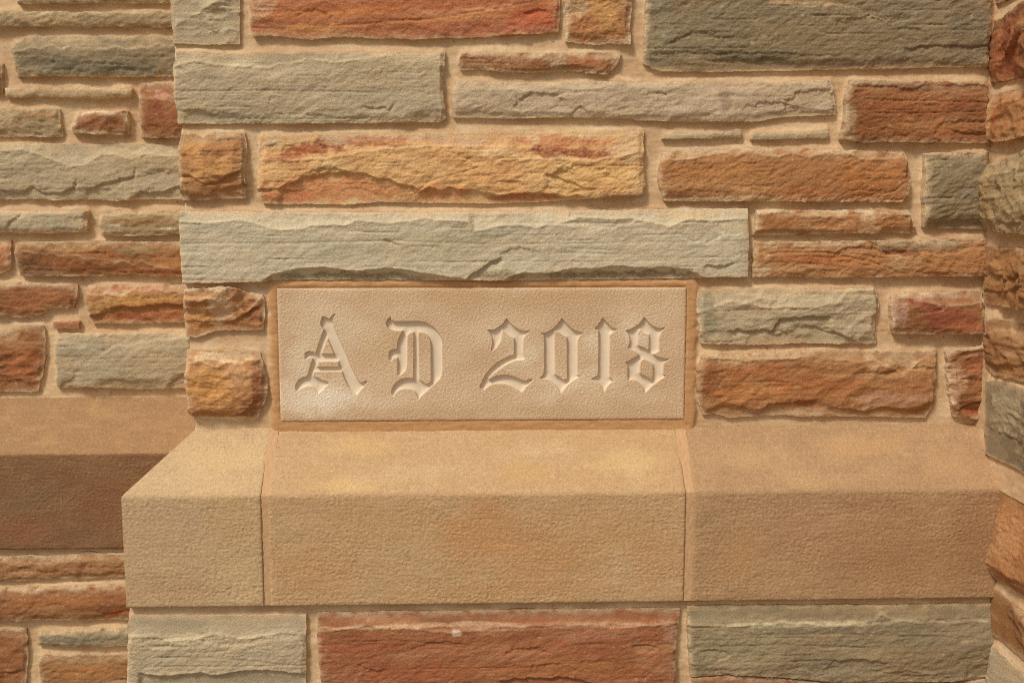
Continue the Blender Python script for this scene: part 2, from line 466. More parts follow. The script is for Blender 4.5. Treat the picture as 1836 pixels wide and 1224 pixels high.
def mortar(wall, parent, a0, a1, b0, b1, left_edge=None, deep_left=False, res=2.5, extra=(), tint=None, lift=None, seed=3,
           lip=8.0, name='mortar'):
    nx = int((a1 - a0) / res); ny = int((b1 - b0) / res)
    b = np.linspace(b0, b1, ny)
    xl = np.full(ny, float(a0))
    if left_edge is not None:
        e = wall.uv(left_edge)
        xl = np.interp(b, e[:, 1], e[:, 0]) + fbm(b / 20, b * 0, seed, 3) * 1.5
    A = xl[:, None] + (a1 - xl)[:, None] * np.linspace(0, 1, nx)[None]
    B = np.repeat(b[:, None], nx, 1)
    mask = np.zeros(A.shape, bool)
    for poly in list(STONES[id(wall)]) + list(extra):
        lo, hi = poly.min(0), poly.max(0)
        i0, i1 = np.searchsorted(b, [lo[1], hi[1]])
        if i1 <= i0: continue
        mask[i0:i1] |= inside(poly[::3] if len(poly) > 60 else poly, A[i0:i1], B[i0:i1])
    BIG = 60.0
    up = np.full(A.shape, BIG); dn = up.copy(); lf = up.copy(); rt = up.copy()
    cur = np.full(nx, BIG)
    for i in range(ny):
        cur = np.where(mask[i], 0, np.minimum(cur + res, BIG)); up[i] = cur
    cur = np.full(nx, BIG)
    for i in range(ny - 1, -1, -1):
        cur = np.where(mask[i], 0, np.minimum(cur + res, BIG)); dn[i] = cur
    cur = np.full(ny, BIG)
    for i in range(nx):
        cur = np.where(mask[:, i], 0, np.minimum(cur + res, BIG)); lf[:, i] = cur
    cur = np.full(ny, BIG)
    for i in range(nx - 1, -1, -1):
        cur = np.where(mask[:, i], 0, np.minimum(cur + res, BIG)); rt[:, i] = cur
    f = 0.5 + 0.5 * sstep(-0.5, 0.4, fbm(A / 80, B / 60, seed + 1, 2))
    h = lip * 1.05 * f * np.exp(-dn / 7.0) + 2.0 * np.exp(-np.minimum(lf, rt) / 4.0) - 2.2 * np.exp(-up / 9.0)
    if lift is not None: h = np.maximum(h, lift(A, B) * 6.5)
    h = np.where(mask, 3.0, h)
    for _ in range(2):
        g = np.pad(h, 1, mode='edge')
        h = (g[:-2, 1:-1] + g[2:, 1:-1] + g[1:-1, :-2] + g[1:-1, 2:] + 2 * g[1:-1, 1:-1]) / 6
    h = h + fbm(A / 40, B / 12, seed + 2, 3) * 0.8 + perlin(A / 4, B / 3, seed + 4) * 0.16 + perlin(A / 26, B / 2.6, seed + 5) * 0.35 + fbm(A / 12, B / 9, seed + 9, 3) * 0.35
    pit = sstep(0.80, 0.90, perlin(A / 6, B / 5, seed + 6))
    h = h - pit * 2.0
    c1, c2, c3 = srgb((210, 177, 135)), srgb((196, 159, 118)), srgb((222, 196, 158))
    m = sstep(-0.4, 0.5, fbm(A / 120, B / 60, seed + 7, 3))[..., None]
    col = c1 * m + c2 * (1 - m)
    m = (sstep(0.1, 0.7, fbm(A / 40, B / 14, seed + 8, 3)) * 0.5)[..., None]
    col = col * (1 - m) + c3 * m
    col = col * (1 + 0.14 * fbm(A / 9, B / 6, seed + 10, 4) - 0.45 * sstep(0.62, 0.85, perlin(A / 5, B / 4, seed + 11)))[..., None]
    if tint is not None: col = tint(A, B, col)
    col = np.clip(col * ALB, 0, 0.8)
    # leave out the cells that lie well inside a stone
    core = mask.copy()
    for _ in range(3):
        g = np.pad(core, 1, mode='constant', constant_values=True)
        core = g[:-2, 1:-1] & g[2:, 1:-1] & g[1:-1, :-2] & g[1:-1, 2:] & g[1:-1, 1:-1]
    q = grid_quads(ny, nx, flip=(wall.kind == 'side'))
    keep = ~core.ravel()[q].all(1)
    q = q[keep]
    V = wall.world(A, B, h).reshape(-1, 3); C = col.reshape(-1, 3)
    if deep_left:
        i = np.arange(ny) * nx
        for hh in (-4.0, -SET_BACK / S - 12):
            base = len(V)
            V = np.vstack([V, wall.world(A[:, 0] + 9, B[:, 0], np.full(ny, hh))])
            C = np.vstack([C, C[i]])
            k = base + np.arange(ny)
            q = np.vstack([q, np.stack([k[:-1], k[1:], i[1:], i[:-1]], -1)])
            i = k
    for row, fl_ in ((0, False), (ny - 1, True)):
        base = len(V); i = row * nx + np.arange(nx)
        V = np.vstack([V, wall.world(A[row], B[row], np.full(nx, -50.0))]); C = np.vstack([C, C[i]])
        k = base + np.arange(nx)
        qq = np.stack([k[:-1], i[:-1], i[1:], k[1:]], -1)
        q = np.vstack([q, qq[:, ::-1] if fl_ != (wall.kind == 'side') else qq])
    used = np.unique(q); mp = np.full(len(V), -1); mp[used] = np.arange(len(used))
    return make_mesh(name, V[used], mp[q], M_MORTAR, parent, C[used])

# ================================================================== THE WALLS
w_main = thing('stone_wall', 'central wall of squared red, yellow and grey sandstone above the sloping ledge, round the date stone', 'wall', (0.1, D0, 0.8))
w_low = thing('stone_wall', 'lower wall of split grey and red sandstone directly under the long central ledge', 'wall', (0.1, D1, 0.6))
w_left = thing('stone_wall', 'set-back wall of thin mixed sandstone courses at the left, with a brown ledge', 'wall', (-0.7, D0 + SET_BACK, 0.8))
w_right = thing('stone_wall', 'projecting side wall of rough brown and grey stones seen edge-on at the far right', 'wall', (0.74, D0 - 0.1, 0.8))

def M(*a, **k): return stone(MAIN, w_main, *a, **k)
def Lw(*a, **k): return stone(LEFT, w_left, *a, **k)
def Lo(*a, **k): return stone(LOWER, w_low, *a, **k)
def Ll(*a, **k): return stone(LEFTLOW, w_left, *a, **k)
def Rt(*a, **k): return stone(RIGHT, w_right, *a, **k)
def Rl(*a, **k): return stone(RIGHTLOW, w_right, *a, **k)

# ---- central wall
M('grey', [(303, 0), (428, 0)], [(308, 77), (370, 79), (428, 78)], [(303, 0), (306, 40), (308, 77)], [(428, 0), (427, 40), (428, 78)],
  extend={'t': 150}, deep_left=True, chunky=0.9, H=17, label='grey cracked corner stone at the top left of the central wall',
  feats=[('step', [(318, 52), (372, 46), (385, 62), (402, 30)], 3, 14), ('tb', [(306, 50), (350, 20), (425, 10)], 0.04)],
  blobs=[(385, 20, 30, 30, 0, (190, 180, 154), .6)])
M('red', [(447, 0), (1005, 0)], [(447, 50), (452, 63), (500, 64), (555, 70), (610, 64), (680, 68), (760, 69), (850, 66), (900, 63), (955, 60), (1001, 56)],
  [(446, 0), (445, 35), (448, 52)], [(1005, 0), (1003, 30), (1001, 56)], extend={'t': 150}, H=16, rough=1.2, chips=.6, stain=.8,
  tone=1.14, label='long red sandstone block cut by the top edge, speckled at its left end',
  blobs=[(600, 22, 140, 9, -3, C_ORG, .6), (560, 50, 70, 7, -4, (205, 138, 74), .6), (700, 8, 160, 10, -2, (170, 96, 50), .6), (820, 28, 130, 7, -6, (184, 118, 62), .6),
         (470, 12, 26, 26, 0, (200, 160, 120), .55), (960, 35, 46, 22, 0, (186, 86, 52), .7), (860, 52, 120, 12, -3, (190, 112, 80), .6)],
  feats=[('crack', [(600, 46), (780, 33), (900, 14), (960, 2)], 1.3)])
M('orange', [(1012, 0), (1135, 0)], [(1015, 74), (1040, 77), (1070, 80), (1090, 76), (1130, 79)], [(1012, 0), (1016, 30), (1015, 74)], [(1135, 0), (1132, 40), (1132, 79)],
  extend={'t': 150}, H=17, chunky=.35, stain=1.5, label='small ochre stone with pale worn edges right of the long red block',
  blobs=[(1090, 25, 26, 34, 0, (205, 150, 84), .8), (1045, 45, 26, 26, 0, (188, 122, 74), .7), (1030, 8, 20, 20, 0, C_TAN, .7)])
M('slate', [(1160, 0), (1400, 0), (1775, 0)], [(1155, 113), (1170, 122), (1190, 127), (1260, 128), (1400, 126), (1500, 124), (1600, 122), (1700, 120), (1775, 119)],
  [(1160, 0), (1156, 60), (1155, 113)], None, extend={'t': 150}, H=18, chips=.6, label='largest dark grey stone, at the top right of the central wall',
  feats=[('bb', [(1155, 100), (1230, 112), (1330, 100), (1440, 108), (1600, 104), (1775, 112)], 0.35), ('step', [(1620, 84), (1700, 82), (1775, 80)], 3, 22),
         ('step', [(1180, 92), (1350, 94), (1500, 98)], 2, 8), ('rise', [(1500, 2), (1540, 20), (1575, 36), (1600, 42), (1640, 30)], 3.5, 18),
         ('crack', [(1205, 30), (1202, 60), (1180, 100)], 1.5)],
  blobs=[(1180, 60, 24, 50, 10, (150, 144, 124), .6), (1440, 6, 60, 8, 3, C_TAN, .7), (1330, 98, 120, 10, 2, (96, 86, 66), .5), (1560, 28, 40, 8, 10, (160, 140, 105), .5),
         (1300, 118, 150, 8, 0, (150, 118, 84), .5), (1480, 70, 200, 30, 0, (128, 112, 86), .5), (1740, 60, 40, 60, 0, (104, 98, 84), .4), (1560, 116, 160, 8, 0, (155, 122, 88), .5)])
M('grey', [(313, 92), (360, 93), (440, 97), (500, 95), (560, 93), (700, 93), (798, 93)], [(316, 221), (500, 221), (650, 220), (787, 218)],
  [(313, 92), (308, 125), (312, 180), (316, 221)], [(798, 93), (794, 140), (796, 190), (799, 212), (790, 218)], deep_left=True, H=17, chips=.8,
  label='large grey corner stone with a light chipped top edge',
  feats=[('tb', [(312, 120), (345, 108), (400, 116), (430, 118), (470, 122), (560, 106), (600, 112), (700, 98)], 0.20), ('step', [(648, 190), (690, 193), (697, 196), (708, 180)], 3, 10),
         ('step', [(470, 202), (560, 205), (600, 207)], 1.6, 6), ('crack', [(320, 165), (450, 163), (640, 164)], .8)],
  blobs=[(700, 118, 90, 18, 0, (180, 164, 136), .6), (440, 110, 30, 9, 0, (198, 184, 150), .7), (560, 100, 50, 7, 0, (150, 142, 122), .6), (480, 212, 160, 8, 0, (142, 140, 122), .6)])
M('rust', [(827, 97), (880, 93), (900, 96), (960, 95), (1010, 94), (1060, 94), (1115, 96)], [(826, 125), (870, 124), (900, 128), (950, 130), (1000, 127), (1040, 128), (1070, 132), (1088, 134)],
  [(827, 97), (824, 112), (826, 125)], [(1115, 96), (1105, 118), (1088, 134)], H=14, stain=1.1, rough=1.3, label='thin rust-brown strip stone with a pointed right end',
  blobs=[(1000, 112, 14, 18, 20, (188, 158, 120), .8), (1050, 110, 30, 12, 0, (176, 104, 58), .7), (1100, 104, 16, 8, 0, (196, 158, 112), .7)])
M('pink', [(815, 145), (900, 147), (1000, 147), (1080, 145), (1150, 147), (1300, 146), (1400, 147), (1493, 142)],
  [(813, 210), (900, 212), (1000, 210), (1130, 211), (1145, 216), (1300, 218), (1360, 217), (1410, 209), (1500, 206)],
  [(815, 145), (811, 180), (813, 210)], [(1493, 142), (1499, 175), (1502, 204)], H=17, chips=.7, label='long pinkish-grey stone under the thin rust-brown strip',
  feats=[('step', [(1020, 207), (1042, 190), (1058, 206)], 3, 12), ('bb', [(813, 190), (1000, 196), (1300, 205), (1500, 195)], 0.12)],
  blobs=[(1300, 175, 12, 34, 0, (150, 122, 98), .6), (1095, 200, 60, 12, 5, (206, 180, 140), .6), (1230, 160, 60, 10, 0, (168, 142, 118), .4), (900, 200, 60, 10, 0, (196, 178, 150), .5), (1400, 165, 60, 24, 0, (172, 150, 128), .5)])
M('rust', [(1525, 143), (1600, 144), (1690, 146), (1775, 148)], [(1508, 250), (1545, 255), (1600, 255), (1700, 256), (1775, 256)], [(1525, 143), (1517, 180), (1513, 220), (1508, 250)], None,
  H=16, chips=.5, tone=.93, label='rust-brown stone with horizontal cracks beside the right-hand corner',
  feats=[('step', [(1535, 154), (1620, 155), (1700, 151), (1775, 153)], 3.5, 9), ('rise', [(1590, 175), (1665, 173), (1740, 166), (1775, 160)], 2, 14),
         ('crack', [(1550, 180), (1650, 181), (1775, 184)], 2), ('crack', [(1560, 203), (1640, 203), (1775, 200)], 1.6), ('step', [(1708, 232), (1725, 238), (1775, 235)], 4, 16)],
  blobs=[(1640, 190, 100, 20, 0, (165, 95, 50), .6), (1650, 235, 110, 18, 0, (180, 115, 62), .6), (1560, 148, 60, 5, 0, (176, 142, 98), .7), (1520, 220, 12, 30, 0, (190, 160, 118), .6)])
M('grey', [(1190, 246), (1215, 239), (1270, 237), (1331, 235)], [(1188, 249), (1260, 248), (1331, 246)], H=9, chips=0, stain=.3, label='thinnest grey sliver, left of two')
M('grey', [(1350, 240), (1420, 238), (1488, 235)], [(1348, 250), (1420, 249), (1486, 247)], H=9, chips=0, stain=.3, label='thin grey sliver, right of two')
M('orange', [(322, 240), (345, 240), (360, 246), (372, 241), (437, 238)], [(325, 359), (350, 360), (380, 357), (438, 355)], [(322, 240), (317, 262), (321, 310), (325, 359)], [(437, 238), (441, 262), (438, 300), (440, 355)],
  deep_left=True, H=19, chunky=.8, chips=1.2, label='yellow-ochre rough corner stone under the large grey one',
  feats=[('step', [(322, 318), (345, 314), (370, 328), (400, 322), (438, 300)], 4, 20), ('crack', [(366, 245), (352, 280), (378, 330)], 2)],
  blobs=[(345, 262, 26, 22, 0, (196, 140, 76), .7), (380, 300, 40, 30, 0, (204, 150, 84), .6), (410, 335, 30, 22, 0, (180, 122, 72), .6), (340, 345, 20, 12, 0, (176, 128, 78), .6)])
M('yellow', [(466, 242), (560, 241), (700, 240), (820, 238), (960, 236), (1060, 236), (1156, 236)], [(470, 365), (560, 366), (620, 366), (680, 362), (750, 363), (850, 365), (960, 362), (1050, 356), (1090, 352), (1150, 349)],
  [(466, 242), (462, 300), (461, 340), (470, 365)], [(1156, 236), (1153, 290), (1158, 330), (1150, 349)], H=20, chunky=.35, chips=.6, stain=.8,
  tone=1.04, label='long yellow stone with dark red bands along its top and a broken lower edge',
  feats=[('tb', [(466, 285), (520, 287), (600, 283), (680, 268), (770, 262), (900, 262), (930, 286), (1000, 285), (1070, 290), (1156, 270)], 0.16),
         ('under', [(500, 338), (540, 318), (610, 307), (660, 313), (720, 328), (750, 340)], 4, 0.18), ('under', [(748, 345), (765, 338), (830, 337), (890, 350), (960, 346), (1050, 352)], 4, 0.4),
         ('step', [(462, 340), (520, 338), (560, 340)], 4, 14), ('crack', [(740, 350), (770, 325), (860, 300)], 2), ('step', [(978, 312), (1010, 320), (1045, 336)], 4, 14),
         ('rise', [(760, 255), (850, 292), (870, 294)], 3, 20), ('step', [(600, 345), (640, 332), (680, 352)], 3, 12)],
  blobs=[(690, 268, 200, 22, -2, (200, 150, 96), .5), (585, 262, 60, 12, -6, C_DKRED, .9), (530, 275, 50, 9, -20, (160, 82, 44), .9), (680, 252, 60, 12, 2, (166, 92, 52), .85), (600, 250, 30, 8, 0, (196, 158, 120), .8),
         (800, 250, 80, 9, 4, (198, 158, 124), .7), (490, 255, 22, 12, 0, (186, 160, 124), .8), (1015, 273, 90, 10, 3, C_DKRED, .9), (1010, 253, 100, 10, 0, (188, 112, 72), .75), (960, 252, 10, 9, 0, C_TAN, .8), (1125, 265, 30, 24, 0, (200, 166, 122), .7),
         (600, 340, 110, 22, 0, (200, 120, 72), .75), (520, 354, 50, 10, 0, (190, 104, 64), .7), (800, 345, 50, 12, 0, (196, 112, 66), .7), (940, 354, 70, 7, 0, (176, 88, 54), .8), (860, 315, 80, 16, -10, (204, 142, 84), .5),
         (1060, 320, 80, 26, 0, (212, 164, 96), .6), (480, 345, 14, 14, 0, (176, 100, 60), .7)])
M('orange', [(1190, 273), (1240, 269), (1350, 266), (1420, 265), (1540, 270), (1625, 272)], [(1192, 360), (1300, 361), (1450, 361), (1618, 362)], [(1190, 273), (1181, 315), (1183, 335), (1192, 360)], [(1625, 272), (1629, 300), (1635, 325), (1631, 350), (1618, 362)],
  H=19, chips=.5, und=1.6, label='plain orange-brown stone with rounded right end, right of the yellow one',
  feats=[('tb', [(1182, 285), (1260, 280), (1350, 276), (1500, 280), (1630, 285)], 0.2), ('crack', [(1560, 350), (1600, 345), (1620, 330)], 2)],
  blobs=[(1300, 310, 110, 30, 0, (180, 122, 66), .6), (1560, 320, 70, 36, 0, (178, 108, 50), .6), (1250, 272, 60, 7, 0, (160, 138, 102), .8), (1500, 275, 60, 7, 0, (190, 150, 102), .8), (1300, 355, 120, 5, 0, (198, 162, 118), .7), (1440, 345, 60, 12, 0, (186, 112, 62), .5)])
M('slate', [(1660, 275), (1700, 274), (1775, 273)], [(1658, 409), (1775, 410)], [(1660, 275), (1657, 350), (1658, 409)], None, H=16, und=1.6, rough=.7, label='squarish dark grey stone beside the right-hand corner',
  feats=[('bb', [(1657, 392), (1775, 392)], 0.2)], blobs=[(1700, 340, 40, 50, 0, (134, 124, 102), .5), (1690, 385, 20, 10, 0, (160, 148, 118), .4)])
M('pale', [(325, 380), (380, 379), (440, 380), (600, 381), (760, 382), (900, 379), (1000, 377), (1100, 377), (1220, 375), (1341, 374)],
  [(327, 507), (400, 507), (475, 504), (500, 502), (700, 502), (900, 503), (1100, 501), (1250, 499), (1270, 497), (1340, 496)], [(325, 380), (321, 400), (323, 440), (326, 470), (327, 507)], [(1341, 374), (1342, 430), (1340, 496)],
  deep_left=True, H=21, chips=0, rough=.8, flakes=.35, label='longest pale grey-green stone, lying over the date stone',
  feats=[('tb', [(325, 398), (372, 400), (430, 393), (455, 400), (500, 414), (545, 412), (560, 404), (618, 404), (640, 394), (700, 400), (760, 392), (840, 398), (850, 414), (880, 408), (930, 402), (960, 408), (1000, 400), (1040, 388), (1100, 392), (1125, 390), (1200, 406), (1240, 392), (1290, 396), (1341, 392)], 0.34),
         ('under', [(474, 500), (490, 492), (515, 486), (540, 481), (580, 479), (610, 483), (640, 486), (690, 480), (730, 483), (770, 491), (800, 495), (845, 502)], 2.6, 0.62),
         ('step', [(836, 501), (850, 489), (864, 478), (882, 469), (898, 464)], 6, 24),
         ('under', [(905, 500), (939, 489), (984, 491), (1005, 486), (1031, 480), (1060, 482), (1088, 478), (1116, 476), (1140, 480), (1165, 481), (1200, 478), (1225, 482), (1245, 489), (1266, 499)], 2.6, 0.62),
         ('step', [(690, 430), (700, 433), (715, 437)], 4, 6), ('crack', [(330, 437), (560, 435), (690, 432), (900, 438), (1100, 436), (1320, 432)], .9), ('crack', [(900, 400), (1100, 400), (1320, 398)], .8),
         ('step', [(1262, 478), (1275, 474), (1318, 472)], 3.5, 20), ('crack', [(540, 472), (700, 470), (900, 470)], .5)],
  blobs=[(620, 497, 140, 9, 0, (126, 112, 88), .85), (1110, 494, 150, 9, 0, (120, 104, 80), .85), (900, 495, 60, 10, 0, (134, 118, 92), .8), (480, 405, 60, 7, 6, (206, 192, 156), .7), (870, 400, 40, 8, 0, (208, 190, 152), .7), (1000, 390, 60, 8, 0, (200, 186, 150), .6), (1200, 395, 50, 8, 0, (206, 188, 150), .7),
         (1240, 385, 60, 5, 0, (214, 178, 120), .7), (1120, 425, 30, 40, 0, (176, 158, 128), .4), (760, 440, 120, 30, 0, (178, 170, 142), .5), (1335, 440, 9, 50, 0, (176, 160, 128), .6), (600, 388, 60, 6, 0, (160, 158, 142), .6), (1050, 384, 30, 5, 0, (158, 152, 134), .6)])
M('orange', [(1357, 377), (1450, 377), (1540, 377), (1630, 376)], [(1352, 422), (1420, 421), (1500, 419), (1641, 417)], [(1357, 377), (1356, 400), (1352, 422)], [(1630, 376), (1632, 386), (1643, 405), (1641, 417)], H=15, chunky=.25, stain=1.3,
  label='mottled tan and orange stone above the long cracked one',
  feats=[('tb', [(1357, 384), (1420, 378), (1480, 388), (1540, 380), (1640, 384)], .25)],
  blobs=[(1410, 392, 50, 12, 0, (176, 116, 66), .8), (1500, 400, 30, 14, 0, (184, 124, 76), .7), (1600, 400, 36, 14, 0, (178, 116, 64), .8), (1555, 396, 20, 14, 0, (196, 156, 112), .7), (1370, 405, 14, 12, 0, (190, 136, 84), .6)])
M('orange', [(1357, 434), (1450, 433), (1540, 432), (1600, 433), (1690, 430), (1775, 427)], [(1350, 498), (1480, 498), (1600, 497), (1775, 495)], [(1357, 434), (1352, 460), (1350, 498)], None, H=16, chips=.4, stain=.9,
  label='long cracked orange stone with a grey flake at its upper right',
  feats=[('crack', [(1375, 455), (1480, 452), (1570, 472), (1600, 484)], 1.8), ('crack', [(1380, 470), (1450, 472), (1520, 480)], 1.2), ('rise', [(1568, 440), (1590, 456), (1640, 458), (1700, 455), (1775, 447)], 4.5, 22), ('crack', [(1500, 453), (1560, 458), (1610, 490)], 1.2)],
  blobs=[(1660, 441, 90, 9, -2, (132, 114, 92), .85), (1620, 453, 40, 5, 3, (116, 62, 40), .8), (1370, 480, 18, 20, 0, (204, 176, 134), .8), (1480, 440, 60, 6, 0, (186, 152, 110), .6), (1480, 465, 90, 8, 3, (186, 108, 58), .6), (1700, 475, 60, 14, 0, (176, 118, 66), .6), (1605, 475, 16, 14, 0, (196, 160, 112), .6)])
M('orange', [(330, 520), (400, 514), (440, 522), (470, 530)], [(332, 604), (350, 606), (385, 594), (400, 593), (470, 592)], [(330, 520), (328, 560), (332, 604)], [(470, 530), (474, 560), (470, 592)], deep_left=True, H=21, chunky=1.0, chips=1.3, rough=1.4, stain=1.1,
  tone=1.12, label='rough yellow and rust-brown corner stone, upper of the two left of the date stone',
  feats=[('tb', [(330, 540), (400, 530), (440, 560), (470, 535)], .2), ('step', [(395, 585), (420, 572), (445, 558), (474, 540)], 6, 16)],
  blobs=[(458, 555, 18, 28, 0, (140, 82, 48), .85), (440, 580, 26, 12, -10, (160, 106, 64), .7), (400, 555, 20, 24, 0, (214, 184, 146), .6), (355, 575, 30, 26, 0, (200, 142, 78), .7), (365, 530, 34, 8, 0, (196, 146, 90), .6)])
M('orange', [(333, 629), (370, 634), (400, 630), (465, 633)], [(340, 747), (360, 750), (400, 752), (440, 756), (460, 750)], [(333, 629), (331, 690), (340, 747)], [(465, 633), (476, 670), (478, 705), (460, 750)], deep_left=True, H=22, chunky=.7, chips=1.0, rough=1.4,
  tone=1.1, label='ochre corner stone with dark brown right end, lower of the two left of the date stone',
  feats=[('tb', [(333, 650), (400, 655), (476, 640)], .4), ('bb', [(333, 732), (380, 735), (430, 742), (478, 700)], .55)],
  blobs=[(400, 640, 60, 9, 0, (226, 194, 146), .8), (375, 690, 40, 34, 0, (204, 148, 78), .8), (462, 690, 14, 50, 5, (128, 74, 44), .9), (448, 735, 26, 16, 0, (126, 76, 46), .85), (375, 742, 44, 5, 5, (150, 100, 62), .8), (430, 670, 24, 24, 0, (202, 156, 108), .6), (400, 752, 44, 6, 0, (214, 192, 150), .8)])
M('grey', [(1253, 520), (1300, 519), (1400, 518), (1480, 520), (1571, 517)], [(1258, 616), (1350, 619), (1440, 616), (1500, 617), (1573, 616)], [(1253, 520), (1251, 560), (1256, 590), (1258, 616)], [(1571, 517), (1580, 545), (1572, 572), (1574, 616)], H=19, chunky=.45, chips=1.0, rough=1.3,
  label='grey stone with a hollowed broken face, right of the date stone',
  feats=[('tb', [(1253, 560), (1310, 540), (1370, 550), (1430, 552), (1500, 545), (1520, 525), (1571, 520)], .16), ('step', [(1380, 600), (1400, 572), (1440, 566), (1490, 568)], 6, 26), ('step', [(1455, 584), (1500, 596), (1540, 615)], 6, 22), ('step', [(1310, 590), (1380, 592), (1410, 608)], 5, 20)],
  blobs=[(1272, 560, 20, 40, 0, (138, 134, 118), .85), (1275, 590, 16, 18, 0, (158, 156, 138), .6), (1400, 545, 70, 14, 0, (190, 174, 140), .6), (1360, 555, 40, 14, 0, (180, 150, 112), .5), (1440, 588, 60, 20, 0, (150, 142, 122), .5), (1400, 612, 80, 5, 0, (196, 156, 108), .6)])
M('rust', [(1600, 530), (1640, 527), (1690, 525), (1765, 522)], [(1603, 598), (1700, 599), (1765, 597)], [(1600, 530), (1597, 562), (1603, 598)], None, H=17, chips=.7, stain=1.2, label='small deep red stone beside the right-hand corner',
  feats=[('tb', [(1600, 532), (1640, 534), (1690, 544), (1765, 541)], .4)],
  blobs=[(1700, 565, 46, 24, 0, (144, 72, 46), .85), (1650, 545, 40, 6, 10, (150, 66, 48), .8), (1612, 560, 14, 26, 0, (180, 138, 116), .8), (1680, 530, 50, 5, 0, (168, 124, 104), .7), (1740, 590, 30, 8, 0, (186, 92, 56), .6)])
M('orange', [(1262, 634), (1330, 636), (1400, 633), (1500, 630), (1600, 632), (1684, 630)], [(1262, 745), (1285, 742), (1310, 750), (1400, 745), (1470, 748), (1560, 747), (1663, 750)], [(1262, 634), (1251, 660), (1253, 720), (1262, 745)], [(1684, 630), (1681, 680), (1678, 722), (1663, 750)],
  H=21, chunky=.5, chips=.9, rough=1.4, tone=.93, label='large orange broken-faced stone below the grey one, right of the date stone',
  feats=[('bb', [(1253, 738), (1300, 720), (1360, 735), (1380, 722), (1460, 716), (1500, 730), (1560, 735), (1590, 728), (1640, 735), (1680, 710)], .5), ('step', [(1355, 745), (1378, 725), (1410, 722), (1465, 716)], 5, 18), ('step', [(1488, 731), (1530, 734), (1550, 740), (1585, 728), (1620, 732)], 4, 18),
         ('tb', [(1253, 640), (1340, 646), (1450, 640), (1540, 650), (1560, 645), (1600, 660), (1620, 672), (1650, 650), (1684, 634)], .3), ('step', [(1570, 670), (1610, 660), (1684, 657)], 2.5, 14)],
  blobs=[(1275, 670, 20, 36, 0, (150, 86, 46), .8), (1350, 665, 80, 16, 0, (176, 104, 54), .7), (1345, 700, 80, 20, 0, (196, 124, 64), .7), (1620, 648, 46, 14, 0, (206, 172, 126), .8), (1320, 645, 40, 9, 10, (206, 166, 114), .7), (1560, 645, 30, 10, 60, (206, 164, 116), .7), (1480, 690, 90, 16, 0, (182, 110, 58), .6),
         (1420, 735, 110, 10, 0, (206, 160, 118), .6), (1600, 715, 60, 14, 0, (190, 140, 108), .7), (1440, 722, 20, 8, 0, (172, 96, 62), .7), (1640, 690, 30, 20, 0, (178, 120, 74), .6), (1475, 740, 60, 5, 0, (214, 180, 134), .7)])
M('rust', [(1698, 630), (1730, 625), (1775, 621)], [(1712, 747), (1740, 752), (1775, 750)], [(1698, 630), (1702, 690), (1712, 747)], None, H=19, chunky=.8, chips=1.2, rough=1.4, label='small crumbling red stone wedged against the right-hand corner',
  feats=[('step', [(1712, 735), (1740, 722), (1775, 716)], 5, 18)],
  blobs=[(1715, 680, 16, 34, 0, (200, 158, 118), .7), (1740, 650, 22, 26, 0, (168, 96, 56), .6), (1745, 740, 20, 8, 0, (168, 82, 50), .7)])

# ---- wall under the ledge
Lo('grey', [(234, 1104), (300, 1105), (400, 1106), (480, 1104), (548, 1104)], [(226, 1224), (400, 1224), (547, 1224)], [(234, 1104), (226, 1122), (228, 1160), (226, 1224)], [(548, 1104), (547, 1160), (548, 1224)], extend={'b': 150}, deep_left=True, H=16, chips=.5,
   label='pale grey corner stone under the left end of the central ledge',
   feats=[('tb', [(228, 1141), (270, 1140), (300, 1149), (350, 1146), (380, 1136), (430, 1148), (500, 1134), (520, 1133), (548, 1138)], .26), ('under', [(250, 1206), (300, 1211), (360, 1206), (390, 1210), (440, 1202), (490, 1201), (520, 1206), (548, 1208)], 4, 0.4), ('crack', [(260, 1178), (400, 1180), (540, 1194)], .9)],
   blobs=[(330, 1146, 90, 7, 0, (204, 190, 152), .6), (480, 1143, 60, 6, 0, (204, 190, 152), .6), (300, 1118, 60, 10, 0, (150, 144, 124), .5), (400, 1222, 150, 10, 0, (140, 132, 112), .6)])
